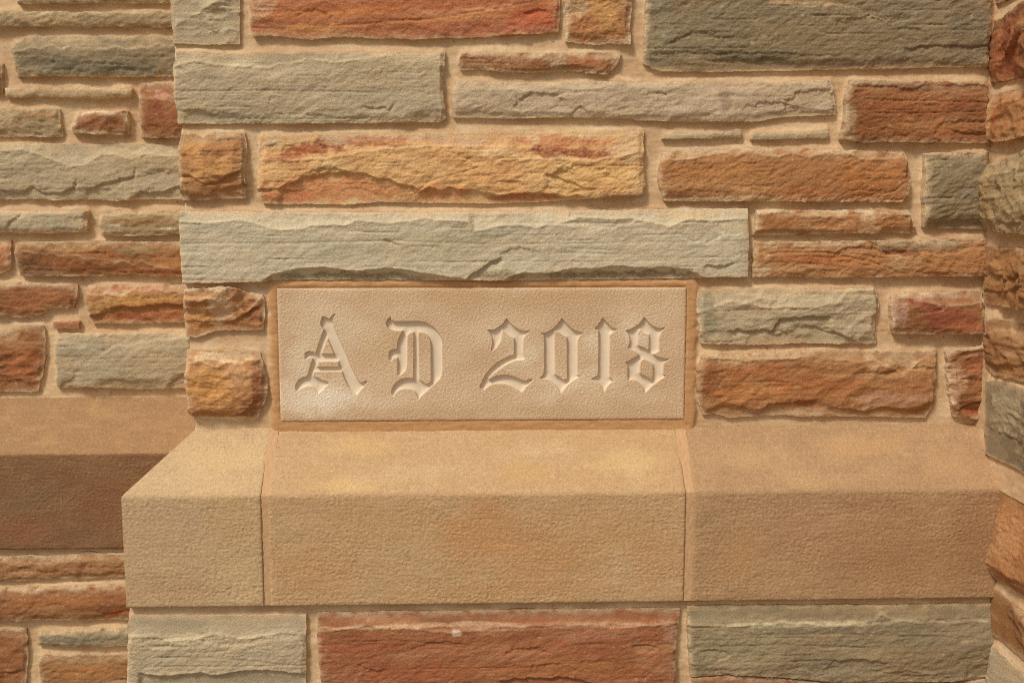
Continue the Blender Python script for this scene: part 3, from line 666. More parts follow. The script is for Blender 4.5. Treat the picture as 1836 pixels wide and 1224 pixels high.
Lo('red', [(570, 1100), (640, 1101), (700, 1098), (800, 1099), (950, 1095), (1100, 1094), (1221, 1092)], [(575, 1224), (900, 1224), (1211, 1224)], [(570, 1100), (567, 1150), (575, 1224)], [(1221, 1092), (1218, 1115), (1213, 1150), (1211, 1224)], extend={'b': 150}, H=17, chips=.4,
   tone=.86, label='large brick-red stone under the middle of the ledge, with a white chip mark',
   feats=[('tb', [(570, 1132), (660, 1122), (740, 1127), (820, 1134), (860, 1128), (900, 1124), (1000, 1120), (1100, 1119), (1180, 1120), (1221, 1115)], .30), ('step', [(900, 1219), (960, 1214), (1010, 1214), (1060, 1222)], 6, 30), ('step', [(640, 1186), (675, 1204), (700, 1196)], 2, 12), ('crack', [(1172, 1120), (1184, 1160), (1188, 1224)], 2),
          ('crack', [(570, 1158), (700, 1146), (830, 1160)], .8), ('crack', [(700, 1200), (900, 1196), (1100, 1186)], .8)],
   blobs=[(750, 1122, 180, 4, -1, (222, 186, 138), .75), (1080, 1122, 140, 4, 0, (198, 150, 112), .7), (640, 1108, 60, 8, 0, (176, 98, 60), .6), (700, 1112, 50, 10, 0, (206, 148, 96), .6), (819, 1132, 9, 8, 0, (232, 212, 186), .75), (1060, 1137, 90, 10, 0, (178, 122, 90), .6), (880, 1124, 70, 8, 0, (202, 156, 120), .6),
          (1000, 1200, 200, 20, 0, (178, 112, 62), .7), (640, 1165, 90, 20, 0, (166, 90, 54), .7), (740, 1205, 110, 18, 0, (168, 92, 54), .6), (1200, 1135, 16, 26, 0, (186, 140, 110), .6), (1200, 1190, 14, 30, 0, (166, 112, 74), .6), (980, 1165, 120, 14, 0, (184, 108, 66), .6)])
Lo('slate', [(1234, 1088), (1400, 1087), (1600, 1086), (1830, 1083)], [(1240, 1215), (1300, 1210), (1370, 1213), (1440, 1218), (1500, 1224), (1700, 1222), (1830, 1208)], [(1234, 1088), (1235, 1150), (1240, 1215)], None, H=17, chips=.5, stain=.8, label='long grey-green stone under the right part of the ledge',
   feats=[('tb', [(1234, 1118), (1300, 1122), (1400, 1117), (1500, 1121), (1570, 1112), (1582, 1100), (1600, 1112), (1700, 1117), (1790, 1112)], .26), ('crack', [(1250, 1160), (1400, 1155), (1560, 1160)], 1.2), ('crack', [(1350, 1138), (1500, 1136), (1680, 1140)], 1.2), ('step', [(1560, 1200), (1590, 1204), (1650, 1200)], 2, 10), ('step', [(1640, 1112), (1700, 1110), (1780, 1108)], 2, 9)],
   blobs=[(1330, 1150, 90, 50, 0, (160, 152, 126), .5), (1450, 1119, 150, 5, 0, (196, 182, 144), .6), (1650, 1180, 90, 30, 0, (138, 118, 92), .5), (1300, 1190, 60, 20, 0, (168, 146, 112), .5), (1290, 1105, 50, 12, 0, (146, 138, 116), .5)])
Lo('rust', [(1243, 1219), (1300, 1214), (1370, 1217), (1440, 1222), (1500, 1230), (1700, 1228), (1830, 1214)], [(1240, 1350), (1500, 1350), (1830, 1350)], H=13, chips=.3, label='rust-red stone just showing along the bottom edge', blobs=[(1350, 1224, 120, 10, 0, (150, 76, 38), .8)])

# ---- set-back wall at the left
X = 420
Lw('olive', [(30, -20), (330, -22)], [(30, 6), (150, 5), (340, 4)], H=14, chips=.5, label='beige strip stone cut by the top edge at the far left')
Lw('olive', [(0, 22), (80, 21), (180, 22), (250, 20), (340, 20)], [(0, 46), (120, 46), (160, 48), (200, 46), (245, 46), (280, 49), (340, 49)], extend={'l': X}, H=16, rough=1.3, chips=.5, label='long thin olive-beige strip, second from the top of the left wall',
   blobs=[(90, 34, 60, 8, 0, (194, 160, 112), .6), (230, 34, 60, 9, 0, (156, 130, 94), .6)])
Lw('slate', [(18, 80), (40, 68), (60, 64), (150, 66), (250, 64), (340, 66)], [(29, 138), (100, 136), (180, 138), (340, 136)], [(18, 80), (22, 110), (29, 138)], H=16, chips=.5, und=1.6, label='dark bluish-grey stone with a slanted left end',
   feats=[('tb', [(18, 92), (60, 86), (200, 88), (340, 80)], .22)], blobs=[(170, 120, 130, 14, 0, (118, 116, 104), .7), (120, 78, 80, 10, 0, (170, 146, 112), .6), (36, 110, 16, 26, 0, (140, 130, 108), .6)])
Lw('beige', [(5, 157), (60, 155), (150, 157), (236, 159)], [(8, 173), (40, 175), (60, 172), (100, 174), (150, 176), (233, 174)], H=11, chips=.6, chunky=.4, rough=1.6, label='thin crumbly beige strip below the bluish-grey stone', blobs=[(110, 165, 70, 6, 0, (170, 132, 88), .6)])
Lw('rust', [(249, 150), (300, 149), (345, 148)], [(252, 246), (300, 248), (345, 246)], [(249, 150), (250, 200), (252, 246)], None, H=18, chips=.7, label='small upright red stone beside the corner of the central wall',
   feats=[('tb', [(249, 175), (290, 178), (345, 172)], .1), ('step', [(250, 228), (270, 224), (290, 226)], 2.5, 12)], blobs=[(280, 205, 26, 26, 0, (140, 76, 50), .8), (290, 165, 36, 10, 0, (164, 100, 70), .6), (300, 176, 24, 10, 30, (206, 158, 126), .5)])
Lw('olive', [(0, 195), (50, 196), (104, 195)], [(0, 244), (60, 245), (110, 245)], [(0, 195), (0, 244)], [(104, 195), (106, 210), (110, 245)], extend={'l': 300}, H=16, chunky=.5, label='brown block at the left edge above the big grey stone', blobs=[(70, 205, 30, 8, 0, (160, 106, 56), .7), (10, 215, 18, 22, 0, (186, 156, 118), .6)])
Lw('rust', [(140, 201), (180, 199), (229, 200)], [(128, 238), (170, 240), (230, 241)], [(140, 201), (132, 215), (128, 238)], [(229, 200), (228, 220), (230, 241)], H=16, chunky=.5, rough=1.5, stain=1.6, label='small white-flecked rust stone left of the upright red one')
Lw('grey', [(0, 259), (100, 258), (200, 257), (345, 259)], [(0, 358), (60, 356), (100, 359), (150, 357), (200, 360), (260, 357), (345, 358)], extend={'l': X}, H=20, chips=.9, label='largest grey stone of the set-back left wall, with scalloped breaks',
   feats=[('tb', [(0, 272), (40, 268), (70, 276), (95, 286), (125, 298), (150, 296), (180, 278), (205, 275), (235, 286), (260, 276), (300, 279), (345, 276)], .24), ('step', [(0, 340), (35, 346), (60, 334), (75, 345), (110, 346), (132, 336), (138, 318)], 5, 20), ('step', [(155, 340), (175, 332), (215, 322), (240, 316), (243, 300)], 5, 26),
          ('step', [(235, 356), (255, 344), (285, 346), (320, 334), (345, 334)], 6, 30)],
   blobs=[(60, 300, 70, 24, 0, (160, 154, 130), .5), (60, 268, 60, 8, 0, (186, 168, 130), .5), (200, 345, 110, 10, 0, (164, 156, 134), .4), (250, 300, 80, 20, 0, (166, 150, 122), .5)])
Lw('grey', [(0, 378), (80, 378), (157, 378)], [(0, 417), (80, 418), (154, 416)], [(0, 378), (0, 417)], [(157, 378), (156, 400), (154, 416)], extend={'l': X}, H=16, chips=.8, label='pale bluish-grey stone at the left edge under the big grey one', feats=[('step', [(12, 405), (28, 390), (40, 381)], 4, 16)],
   blobs=[(70, 400, 60, 14, 0, (160, 156, 138), .6), (60, 413, 50, 4, 0, (196, 160, 116), .6)])
Lw('olive', [(177, 379), (250, 378), (345, 378)], [(181, 422), (250, 423), (345, 421)], [(177, 379), (178, 400), (181, 422)], None, H=15, chips=.6, label='olive-brown stone with pale streaks',
   feats=[('tb', [(177, 388), (220, 382), (345, 384)], .3), ('crack', [(180, 407), (345, 406)], 1.2)], blobs=[(250, 395, 70, 10, 0, (156, 116, 70), .7), (200, 404, 18, 2.5, 0, C_WHITE, .7), (300, 410, 16, 2.5, 0, C_WHITE, .7), (190, 414, 10, 2.5, 0, C_WHITE, .7)])
Lw('red', [(0, 433), (17, 431)], [(0, 490), (17, 482)], extend={'l': 320}, H=16, label='pinkish stone end just showing at the left edge', blobs=[(8, 455, 14, 24, 0, (196, 136, 96), .8)])
Lw('orange', [(31, 436), (60, 433), (150, 433), (250, 434), (345, 433)], [(35, 494), (120, 495), (250, 494), (345, 497)], [(31, 436), (27, 450), (29, 475), (35, 494)], None, H=19, chips=.4, und=1.8, tone=.86, label='long brown and orange streaked stone in the left wall',
   feats=[('tb', [(27, 450), (70, 452), (150, 460), (240, 472), (345, 482)], .10), ('crack', [(200, 466), (300, 462), (345, 461)], 1), ('crack', [(40, 484), (345, 490)], 1), ('rise', [(222, 437), (240, 444), (262, 445)], 2.5, 12)],
   blobs=[(60, 478, 45, 18, 10, (118, 80, 50), .8), (130, 474, 80, 12, 12, (150, 86, 46), .8), (270, 485, 80, 10, 3, (160, 88, 44), .7), (110, 442, 80, 8, 3, (200, 154, 96), .7), (250, 448, 50, 9, 0, (160, 136, 96), .7), (310, 470, 50, 10, 8, (196, 132, 70), .7), (180, 458, 60, 8, 8, (182, 112, 62), .6)])
Lw('rust', [(0, 508), (70, 507), (136, 510)], [(0, 567), (40, 570), (73, 566), (84, 553), (130, 552)], [(0, 508), (0, 567)], [(136, 510), (138, 530), (130, 552)], extend={'l': 340}, H=17, chips=.7, label='rust-brown stone with a notched lower corner at the left edge', blobs=[(60, 535, 70, 20, 0, (172, 106, 62), .6), (30, 512, 30, 5, 0, (188, 158, 118), .6)])
Lw('orange', [(157, 512), (240, 511), (345, 512)], [(163, 580), (250, 580), (345, 578)], [(157, 512), (154, 545), (163, 580)], None, H=20, chips=.6, rough=1.2, label='yellow over red broken stone beside the corner of the central wall',
   feats=[('step', [(155, 570), (175, 562), (210, 548), (250, 549), (290, 546), (345, 546)], 8, 40), ('tb', [(155, 525), (220, 527), (272, 520), (345, 524)], .2), ('crack', [(270, 522), (272, 545)], 2)],
   blobs=[(250, 517, 80, 6, 0, (190, 116, 86), .8), (250, 537, 90, 10, -4, (208, 152, 82), .9), (185, 545, 30, 16, -20, (206, 158, 96), .8), (260, 566, 90, 13, 0, (170, 92, 56), .9), (215, 524, 40, 5, -5, (214, 180, 140), .6)])
Lw('red', [(94, 578), (141, 577)], [(95, 589), (140, 589)], H=10, chips=0, stain=.6, label='tiny red chip stone in the mortar')
Lw('rust', [(0, 597), (30, 588), (50, 583), (75, 585)], [(0, 703), (50, 704), (66, 702)], [(0, 597), (0, 703)], [(75, 585), (80, 610), (76, 660), (66, 702)], extend={'l': 330}, H=20, chunky=.9, chips=1.2, rough=1.3, label='squarish dark rust stone above the brown ledge at the left edge',
   feats=[('tb', [(0, 600), (20, 596), (40, 585), (80, 588)], .3)], blobs=[(40, 650, 36, 30, 0, (166, 96, 48), .6), (20, 605, 16, 8, -30, (206, 164, 112), .6), (30, 692, 36, 10, 0, (166, 122, 78), .6)])
Lw('grey', [(98, 598), (180, 597), (260, 597), (345, 597)], [(100, 696), (150, 694), (200, 696), (250, 698), (345, 696)], [(98, 598), (98, 650), (100, 696)], None, H=19, chips=.8, label='pale blue-grey stone directly above the brown ledge',
   feats=[('rise', [(185, 630), (205, 622), (240, 614), (300, 606), (345, 600)], 4, 30), ('step', [(105, 694), (120, 684), (138, 672)], 3, 16), ('step', [(300, 690), (320, 676), (345, 664)], 5, 24), ('crack', [(110, 642), (250, 640), (320, 640)], 1.1), ('crack', [(110, 650), (200, 648)], .8)],
   blobs=[(150, 620, 50, 20, 0, (152, 150, 134), .6), (210, 670, 90, 20, 0, (170, 164, 142), .6), (130, 655, 14, 24, 10, (184, 158, 120), .4), (330, 685, 14, 10, 0, (190, 140, 104), .5)])
Lw('rust', [(-60, 113), (2, 114)], [(-60, 165), (2, 166)], H=14, label='dark stone end just entering at the left edge')
# below the brown ledge
Ll('brown', [(0, 1001), (50, 997), (110, 999), (150, 991), (250, 994)], [(0, 1043), (70, 1041), (100, 1038), (145, 1040), (190, 1035), (250, 1036)], extend={'l': X}, H=16, chunky=.5, rough=1.3, label='pinkish-brown broken stone, first under the brown ledge', blobs=[(150, 1020, 60, 14, 0, (166, 114, 78), .6), (50, 1010, 50, 8, 0, (196, 150, 108), .5)])
Ll('rust', [(0, 1056), (100, 1053), (200, 1050), (250, 1051)], [(0, 1113), (80, 1110), (150, 1113), (250, 1110)], extend={'l': X}, H=17, und=1.5, chips=.5, label='smooth rust-brown stone, second under the brown ledge', feats=[('step', [(168, 1108), (190, 1096), (220, 1092), (250, 1090)], 2.5, 16)],
   blobs=[(100, 1075, 100, 14, 0, (168, 106, 52), .6), (120, 1098, 60, 8, 0, (160, 118, 66), .5), (205, 1100, 34, 7, -12, (168, 76, 36), .8)])
Ll('rust', [(0, 1131), (20, 1129), (45, 1130)], [(0, 1224), (44, 1224)], [(0, 1131), (0, 1224)], [(45, 1130), (48, 1170), (44, 1224)], extend={'l': X, 'b': 150}, H=17, chunky=.5, label='orange-brown stone in the lower left corner', feats=[('step', [(0, 1203), (20, 1206), (45, 1200)], 4, 30)])
Ll('slate', [(66, 1137), (110, 1133), (150, 1129), (250, 1128)], [(67, 1159), (150, 1158), (250, 1156)], H=14, chips=.5, label='dark blue-grey strip at the lower left', blobs=[(150, 1145, 90, 10, 0, (112, 110, 98), .7)])
Ll('brown', [(68, 1176), (150, 1173), (250, 1172)], [(70, 1224), (250, 1224)], extend={'b': 150}, H=16, chips=.4, und=1.5, label='brown stone under the dark blue-grey strip', blobs=[(150, 1185, 70, 7, 0, (168, 136, 92), .6), (150, 1205, 80, 12, 0, (168, 106, 50), .6)])

# ---- projecting side wall at the right (coordinates on its own plane)
XR = 520
def side_stone(w, parent, pal, tl, tr, bl, br, H, **k):
    t0, b0 = w.uv([tl])[0], w.uv([bl])[0]
    return stone(w, parent, pal, [tl, tr], [bl, br], H=H, extend={'r': XR}, **k)
_uv_r = RIGHT.uv
Rt('rust', [(1755, -155), (1775, -160), (1836, -190)], [(1755, 6), (1775, 6), (1836, -24)], H=26, extend={'r': XR}, label='stone of the side wall cut by the top edge')
Rt('rust', [(1750, 44), (1775, 36), (1836, 5)], [(1750, 146), (1775, 148), (1836, 133)], H=29, extend={'r': XR}, chunky=.7, chips=1.0, stain=.3, label='reddish-brown scooped stone, top of the side wall', blobs=[(1800, 90, 60, 60, 0, (166, 92, 54), .7)],
   feats=[('step', [(1785, 118), (1800, 90), (1836, 60)], 9, 60)])
Rt('orange', [(1750, 178), (1775, 168), (1836, 153)], [(1750, 245), (1775, 256), (1836, 246)], H=32, extend={'r': XR}, chunky=.5, stain=.5, label='orange stone with a dark curved rim in the side wall', blobs=[(1763, 215, 16, 50, 0, (206, 158, 100), .7), (1778, 215, 10, 50, 20, (168, 94, 40), .8), (1815, 175, 40, 8, -20, (172, 100, 44), .8)],
   feats=[('tb', [(1750, 196), (1836, 170)], .3)])
Rt('olive', [(1750, 312), (1765, 296), (1836, 268)], [(1750, 404), (1765, 415), (1836, 420)], H=27, extend={'r': XR}, chunky=.5, chips=1.0, stain=.4, label='olive-grey rounded stone in the side wall', blobs=[(1775, 350, 30, 50, 0, (168, 138, 92), .7), (1830, 330, 40, 60, 0, (172, 148, 108), .6)],
   feats=[('step', [(1785, 375), (1800, 398), (1836, 400)], 5, 30), ('tb', [(1750, 325), (1836, 300)], .25)])
Rt('brown', [(1750, 442), (1765, 443), (1836, 446)], [(1750, 543), (1765, 547), (1836, 555)], H=27, extend={'r': XR}, chunky=.8, stain=.4, label='brown stone with broken steps in the side wall', blobs=[(1790, 470, 60, 18, 0, (178, 124, 70), .7)],
   feats=[('step', [(1750, 490), (1770, 488), (1790, 500), (1836, 490)], 6, 24), ('step', [(1750, 520), (1790, 522), (1836, 512)], 6, 30)])
Rt('brown', [(1750, 575), (1765, 571), (1836, 584)], [(1750, 655), (1768, 672), (1836, 690)], H=29, extend={'r': XR}, chunky=.8, chips=1.2, stain=.6, label='ochre-brown jagged stone in the middle of the side wall', feats=[('tb', [(1750, 600), (1780, 590), (1836, 600)], .35), ('step', [(1745, 640), (1775, 655), (1836, 650)], 5, 30)])
Rt('slate', [(1750, 684), (1775, 682), (1836, 704)], [(1750, 812), (1768, 822), (1800, 836), (1836, 860)], H=22, extend={'r': XR}, chunky=.5, chips=1.0, stain=.8, label='grey stone of the side wall at the ledge, dark below', blobs=[(1790, 740, 60, 40, 0, (172, 162, 138), .7), (1800, 815, 50, 20, 25, (110, 100, 84), .6)],
   feats=[('step', [(1755, 765), (1790, 775), (1810, 790), (1836, 815)], 6, 60)])
Rl('orange', [(1728, 858), (1797, 866), (1836, 893)], [(1728, 1016), (1778, 1040), (1800, 1052), (1836, 1076)], H=28, smooth_face=True, flakes=.4, facet=.4, extend={'r': XR}, stain=.4, und=1.4, chips=.6, label='bulging orange stone of the side wall, pointed like a beak',
   feats=[('tl', [(1720, 985), (1757, 1001), (1775, 1010), (1836, 1044), (2600, 1400)], .20), ('bl', [(1720, 985), (1757, 1001), (1775, 1010), (1836, 1044), (2600, 1400)], .5)], blobs=[(1800, 940, 50, 60, 0, (198, 142, 92), .7), (1810, 1045, 40, 14, 35, (150, 92, 46), .6)])
Rl('brown', [(1728, 1040), (1770, 1056), (1790, 1072), (1836, 1110)], [(1728, 1120), (1780, 1146), (1836, 1197)], H=20, extend={'r': XR}, chunky=.6, chips=1.1, stain=.5, label='dark brown slanting stone low in the side wall', blobs=[(1800, 1120, 50, 40, 0, (140, 90, 44), .6)])
Rl('grey', [(1728, 1140), (1775, 1166), (1836, 1224)], [(1728, 1290), (1775, 1300), (1836, 1340)], H=22, extend={'r': XR}, chunky=.3, stain=1.2, label='pale grey stone at the foot of the side wall')

# ---- date stone frame in wall units
plate_uv = MAIN.uv([(497, 517), (1230, 516), (1230, 752), (500, 757)])
PA0, PA1 = plate_uv[[0, 3], 0].mean(), plate_uv[[1, 2], 0].mean()
PB0, PB1 = plate_uv[:2, 1].mean(), plate_uv[2:, 1].mean()
plate_poly = np.array([(PA0, PB0), (PA1, PB0), (PA1, PB1), (PA0, PB1)])

# ---- ledge levels
def level(u, v, depth):
    d = rays(np.array([u]), np.array([v]))[0]; t = depth / d[1]
    return t * d[0], CAM_Z + t * d[2]
_, Z_TOP = level(850, 767, D0)
Z_TOP -= 0.0045
_, Z_EDGE = level(850, 885, D1)
_, Z_BOT = level(850, 1082, D1)
X_WALL = level(343, 765, D0)[0]
X_FRONT = level(217, 889, D1)[0]
PROJ = X_WALL - X_FRONT
print('ledge', Z_TOP, Z_EDGE, Z_BOT, X_WALL, X_FRONT, PROJ)

# ---- mortar
def frame_mask(A, B):
    (a0, b0), (a1, b1) = MAIN.uv([(478, 503), (1248, 772)])
    n = fbm(A / 20, B / 20, 71, 3) * 5
    return sstep(-5, 5, A - a0 + n) * sstep(-5, 5, a1 - A + n) * sstep(-5, 5, B - b0 + n)
def tint_main(A, B, col):
    (a0, b0), (a1, b1) = MAIN.uv([(478, 503), (1248, 772)])
    n = fbm(A / 20, B / 20, 71, 3) * 7
    m = sstep(-6, 6, A - a0 + n) * sstep(-6, 6, a1 - A + n) * sstep(-6, 6, B - b0 + n) * sstep(-12, 2, b1 - B + 6)
    m = m[..., None] * 0.95
    c = srgb((188, 140, 92)) * (1 + 0.16 * fbm(A / 30, B / 6, 72, 3) + 0.08 * perlin(A / 5, B / 3, 74))[..., None]
    return col * (1 - m) + c * m
ml = MAIN.uv([(345, 767), (1900, 770)])
mt = MAIN.uv([(345, -160)])
mortar(MAIN, w_main, X_WALL / S, 0.75 / S, mt[0, 1], -(Z_TOP - CAM_Z) / S + 6, deep_left=True,
       left_edge=[(302, -160), (309, 85), (322, 228), (327, 368), (329, 512), (337, 616), (345, 760), (346, 790)], extra=[plate_poly], tint=tint_main, lift=frame_mask, seed=3)
lb = LOWER.uv([(225, 1250)])[0]
mortar(LOWER, w_low, lb[0], 0.76 / S, -(Z_BOT - CAM_Z) / S - 3, -(Z_BOT - CAM_Z) / S + 330, deep_left=True,
       left_edge=[(228, 1060), (229, 1224), (229, 1500)], seed=13, lip=6)
l0 = LEFT.uv([(-430, 0)])[0]; lt = LEFT.uv([(0, -150)])[0]
mortar(LEFT, w_left, l0[0], (X_WALL + 0.03) / S, lt[1], -(Z_TOP - CAM_Z) / S + 6, seed=23, res=3)
mortar(LEFTLOW, w_left, l0[0], (X_WALL + 0.03) / S, -(Z_BOT - CAM_Z) / S - 3, -(Z_BOT - CAM_Z) / S + 420, seed=33, res=3)
rt0 = RIGHT.uv([(1790, -200)])[0][1]
mortar(RIGHT, w_right, -22, 800, rt0, -(Z_EDGE - CAM_Z) / S + 4, seed=43, res=3, lip=10)
mortar(RIGHTLOW, w_right, -22, 800, -(Z_EDGE - CAM_Z) / S + 4, -(Z_BOT - CAM_Z) / S + 330, seed=53, res=3, lip=10)

# ================================================================== THE SLOPING LEDGES
def ledge_block(parent, x0, x1, dback, dfront, pal, blobs, seed, label, miter_left=False, miter_drop=0.0, res=1.7, amp=1.0, slope_pal=None):
    """profile swept along x: back of the slope, slope, rounded arris, front face, soffit"""
    pts = [(dback + 0.012, Z_TOP + 0.012 * (Z_TOP - Z_EDGE) / (dback - dfront)), (dfront, Z_EDGE), (dfront, Z_BOT)]
    (y0, z0), (y1, z1), (y2, z2) = pts
    n1 = int(math.hypot(y1 - y0, z1 - z0) / S / res); n2 = int((z1 - z2) / S / res)
    py = np.r_[np.linspace(y0, y1, n1), np.full(n2, y1), y1 + 0.003, y1 + 0.035]
    pz = np.r_[np.linspace(z0, z1, n1), np.linspace(z1, z2, n2 + 1)[1:], z2 - 0.001, z2 - 0.001]
    sl = math.hypot(y1 - y0, z1 - z0); ns = np.array([-(z0 - z1), y0 - y1]) / sl     # slope normal (y, z), outward
    N = np.zeros((len(py), 2)); N[:n1] = ns; N[n1:n1 + n2] = (-1, 0); N[n1 + n2:] = (0, -1)
    s = np.r_[0, np.cumsum(np.hypot(np.diff(py), np.diff(pz)))] / S
    # soften the arris
    arr = s[n1 - 1]; w = np.exp(-((s - arr) / 2.0) ** 2)
    py = py + w * 0.0007; pz = pz - w * 0.0007
    rim = np.exp(-np.clip(s[n1 + n2 - 1] - s, 0, None) / 2.0)
    nx = int((x1 - x0) / S / res)
    t = np.linspace(0, 1, nx)
    back = np.clip(py - dfront, 0, None)
    xl = np.full(len(py), x0)
    if miter_left: xl = x0 + np.clip(back, 0, None) * PROJ / P_STEP * (np.arange(len(py)) < n1)
    Xg = xl[:, None] + (x1 - xl)[:, None] * t[None]
    A = Xg / S; Sg = np.repeat(s[:, None], nx, 1)
    onf = (np.arange(len(py)) >= n1).astype(float)[:, None]
    gm_ = 0.8 + 0.5 * fbm(A / 90, Sg / 50, seed + 9, 2)
    g = (perlin((A - Sg * 0.35) / 6.2, (Sg + A * 0.35) / 3.1, seed) * 0.85 + perlin(A / 3.4, Sg / 3.1, seed + 1) * 0.75 + np.minimum(perlin(A / 7, Sg / 5, seed + 3), 0) * 0.8) * gm_ * (0.72 + 0.28 * onf)
    g = g + fbm(A / 60, Sg / 40, seed + 2, 3) * 0.9 + onf * (perlin(A / 60 + Sg / 30, Sg / 4.2, seed + 15) * 0.3 + perlin(A / 24, Sg / 2.9, seed + 16) * 0.2)
    g = g * amp * 0.85
    dx = np.minimum(A - A[:, :1], A[:, -1:] - A)
    if not miter_left: g = g - 1.6 * np.exp(-dx / 2.2)
    else: g = g - 1.6 * np.exp(-(A[:, -1:] - A) / 2.2)
    g = g - 1.2 * rim[:, None]
    g[-2:] = 0
    Y = py[:, None] + N[:, :1] * g * S; Z = pz[:, None] + N[:, 1:] * g * S
    c1, c2, c3 = [srgb(c) for c in pal]
    m = sstep(-0.4, 0.5, fbm(A / 90, Sg / 60 + A / 400, seed + 5, 5))[..., None] * 0.7
    col = c1 * m + c2 * (1 - m)
    m = (sstep(0.15, 0.7, fbm(A / 40, Sg / 24, seed + 6, 5)) * 0.45)[..., None]
    col = col * (1 - m) + c3 * m
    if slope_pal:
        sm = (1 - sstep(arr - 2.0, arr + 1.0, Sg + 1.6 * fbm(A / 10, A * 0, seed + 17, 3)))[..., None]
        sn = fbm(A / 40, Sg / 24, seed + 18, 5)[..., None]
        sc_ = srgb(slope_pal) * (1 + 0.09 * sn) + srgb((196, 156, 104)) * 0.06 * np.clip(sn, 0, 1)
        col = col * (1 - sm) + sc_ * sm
    # blobs given as photo points on the wall plane of the ledge face
    f = 0.05 * perlin(A / 90, Sg / 5, seed + 7) + 0.10 * fbm(A / 10, Sg / 7, seed + 11, 4) - 0.35 * sstep(0.66, 0.85, perlin(A / 7, Sg / 5, seed + 12)) * (fbm(A / 60, Sg / 40, seed + 13, 2) > 0.1)
    col = col * (1 + f[..., None])
    wsp = (sstep(0.60, 0.80, perlin(A / 4, Sg / 3.2, seed + 14)) * 0.35)[..., None]
    col = col * (1 - wsp) + srgb((222, 196, 158)) * wsp
    for k, (bu, bv, rx, ry, rot, c, st) in enumerate(blobs):
        if bv < 885 and dback < D0 + 0.1 or bv < 812 and dback > D0 + 0.1:
            # intersect the ray with the slope plane
            d = rays(np.array([bu]), np.array([bv]))[0]
            nn = np.array([0, ns[0], ns[1]]); p0 = np.array([0, y1, z1]) - np.array([0, 0, CAM_Z])
            tt = nn @ p0 / (nn @ d); pt = tt * d
            ba = pt[0] / S; bs = arr - math.hypot(pt[1] - y1, pt[2] + CAM_Z - z1) / S
            part = 1 - sstep(arr - 2.5, arr + 1.5, Sg + 2.5 * fbm(A / 12, A * 0, seed + 17, 3))
        else:
            d = rays(np.array([bu]), np.array([bv]))[0]; tt = dfront / d[1]
            ba = tt * d[0] / S; bs = arr + (z1 - (CAM_Z + tt * d[2])) / S
            part = sstep(arr - 3, arr + 1, Sg)
        wx = A - ba + fbm(A / 50, Sg / 40, seed + 40 + k, 3) * 0.6 * min(rx, 40)
        wy = Sg - bs + fbm(A / 40, Sg / 30, seed + 60 + k, 3) * 0.6 * min(ry, 40)
        r = R(rot); x = wx * math.cos(r) + wy * math.sin(r); y = -wx * math.sin(r) + wy * math.cos(r)
        mm = ((1 - sstep(0.3, 1.25, np.sqrt((x / rx) ** 2 + (y / ry) ** 2) + 0.35 * fbm(A / 14, Sg / 9, seed + 80 + k, 4))) * st)
        mm = np.clip(part * mm * (0.85 + 0.5 * perlin(A / 4, Sg / 3.5, seed + 90 + k)), 0, 1)[..., None]
        col = col * (1 - mm) + srgb(c) * mm
    V = np.stack([Xg, Y, Z], -1).reshape(-1, 3); C = np.clip(col * ALB, 0, .8).reshape(-1, 3)
    ny = len(py); q = [grid_quads(ny, nx)]
    # end faces run back from each rim
    i = np.arange(ny)
    for side in (0, 1):
        if side == 0 and miter_left: continue
        e = i * nx + (0 if side == 0 else nx - 1)
        base = len(V); vv = V[e].copy()
        vv[:, 1] = np.maximum(vv[:, 1], dfront) + 0.03
        vv[:, 0] += 0.0
        V = np.vstack([V, vv]); C = np.vstack([C, C[e]])
        k = base + np.arange(ny)
        qq = np.stack([e[:-1], e[1:], k[1:], k[:-1]], -1)
        q.append(qq[:, ::-1] if side == 0 else qq)
    if miter_left:
        # the same profile turned round the corner and run back to the set-back wall
        pr = SET_BACK + 0.06
        ny2 = int(pr / S / 5); yy = np.linspace(0, 1, ny2)
        off = np.clip(py[:n1 + n2] - dfront, 0, None) * PROJ / P_STEP        # inward offset of each profile point
        xs = x0 + off; ystart = py[:n1 + n2]; yend = dback + pr
        Yr = ystart[:, None] + (yend - ystart)[:, None] * yy[None]
        Xr = np.repeat(xs[:, None], ny2, 1)
        Zr = np.repeat(pz[:n1 + n2, None], ny2, 1)
        gg = perlin(Yr / S / 7, s[:n1 + n2, None] / 6, seed + 8) * 0.8 * S * np.minimum(1, yy * 12)[None]
        nX = np.where(np.arange(n1 + n2) < n1, ns[0], -1.0)[:, None]; nZ = np.where(np.arange(n1 + n2) < n1, ns[1], 0.0)[:, None]
        # weld the first column onto the mitre of the front profile
        Xr = Xr + nX * gg; Zr = Zr + nZ * gg
        first = (i[:n1 + n2] * nx)
        Xr[:, 0] = V[first, 0]; Yr[:, 0] = V[first, 1]; Zr[:, 0] = V[first, 2]
        base = len(V)
        V = np.vstack([V, np.stack([Xr, Yr, Zr], -1).reshape(-1, 3)])
        C = np.vstack([C, np.repeat(C[first], ny2, 0)])
        q.append(grid_quads(n1 + n2, ny2, flip=True) + base)
    o = make_mesh('ledge_block', V, np.vstack(q), M_CUT, parent, C)
    o['label'] = label
    return o

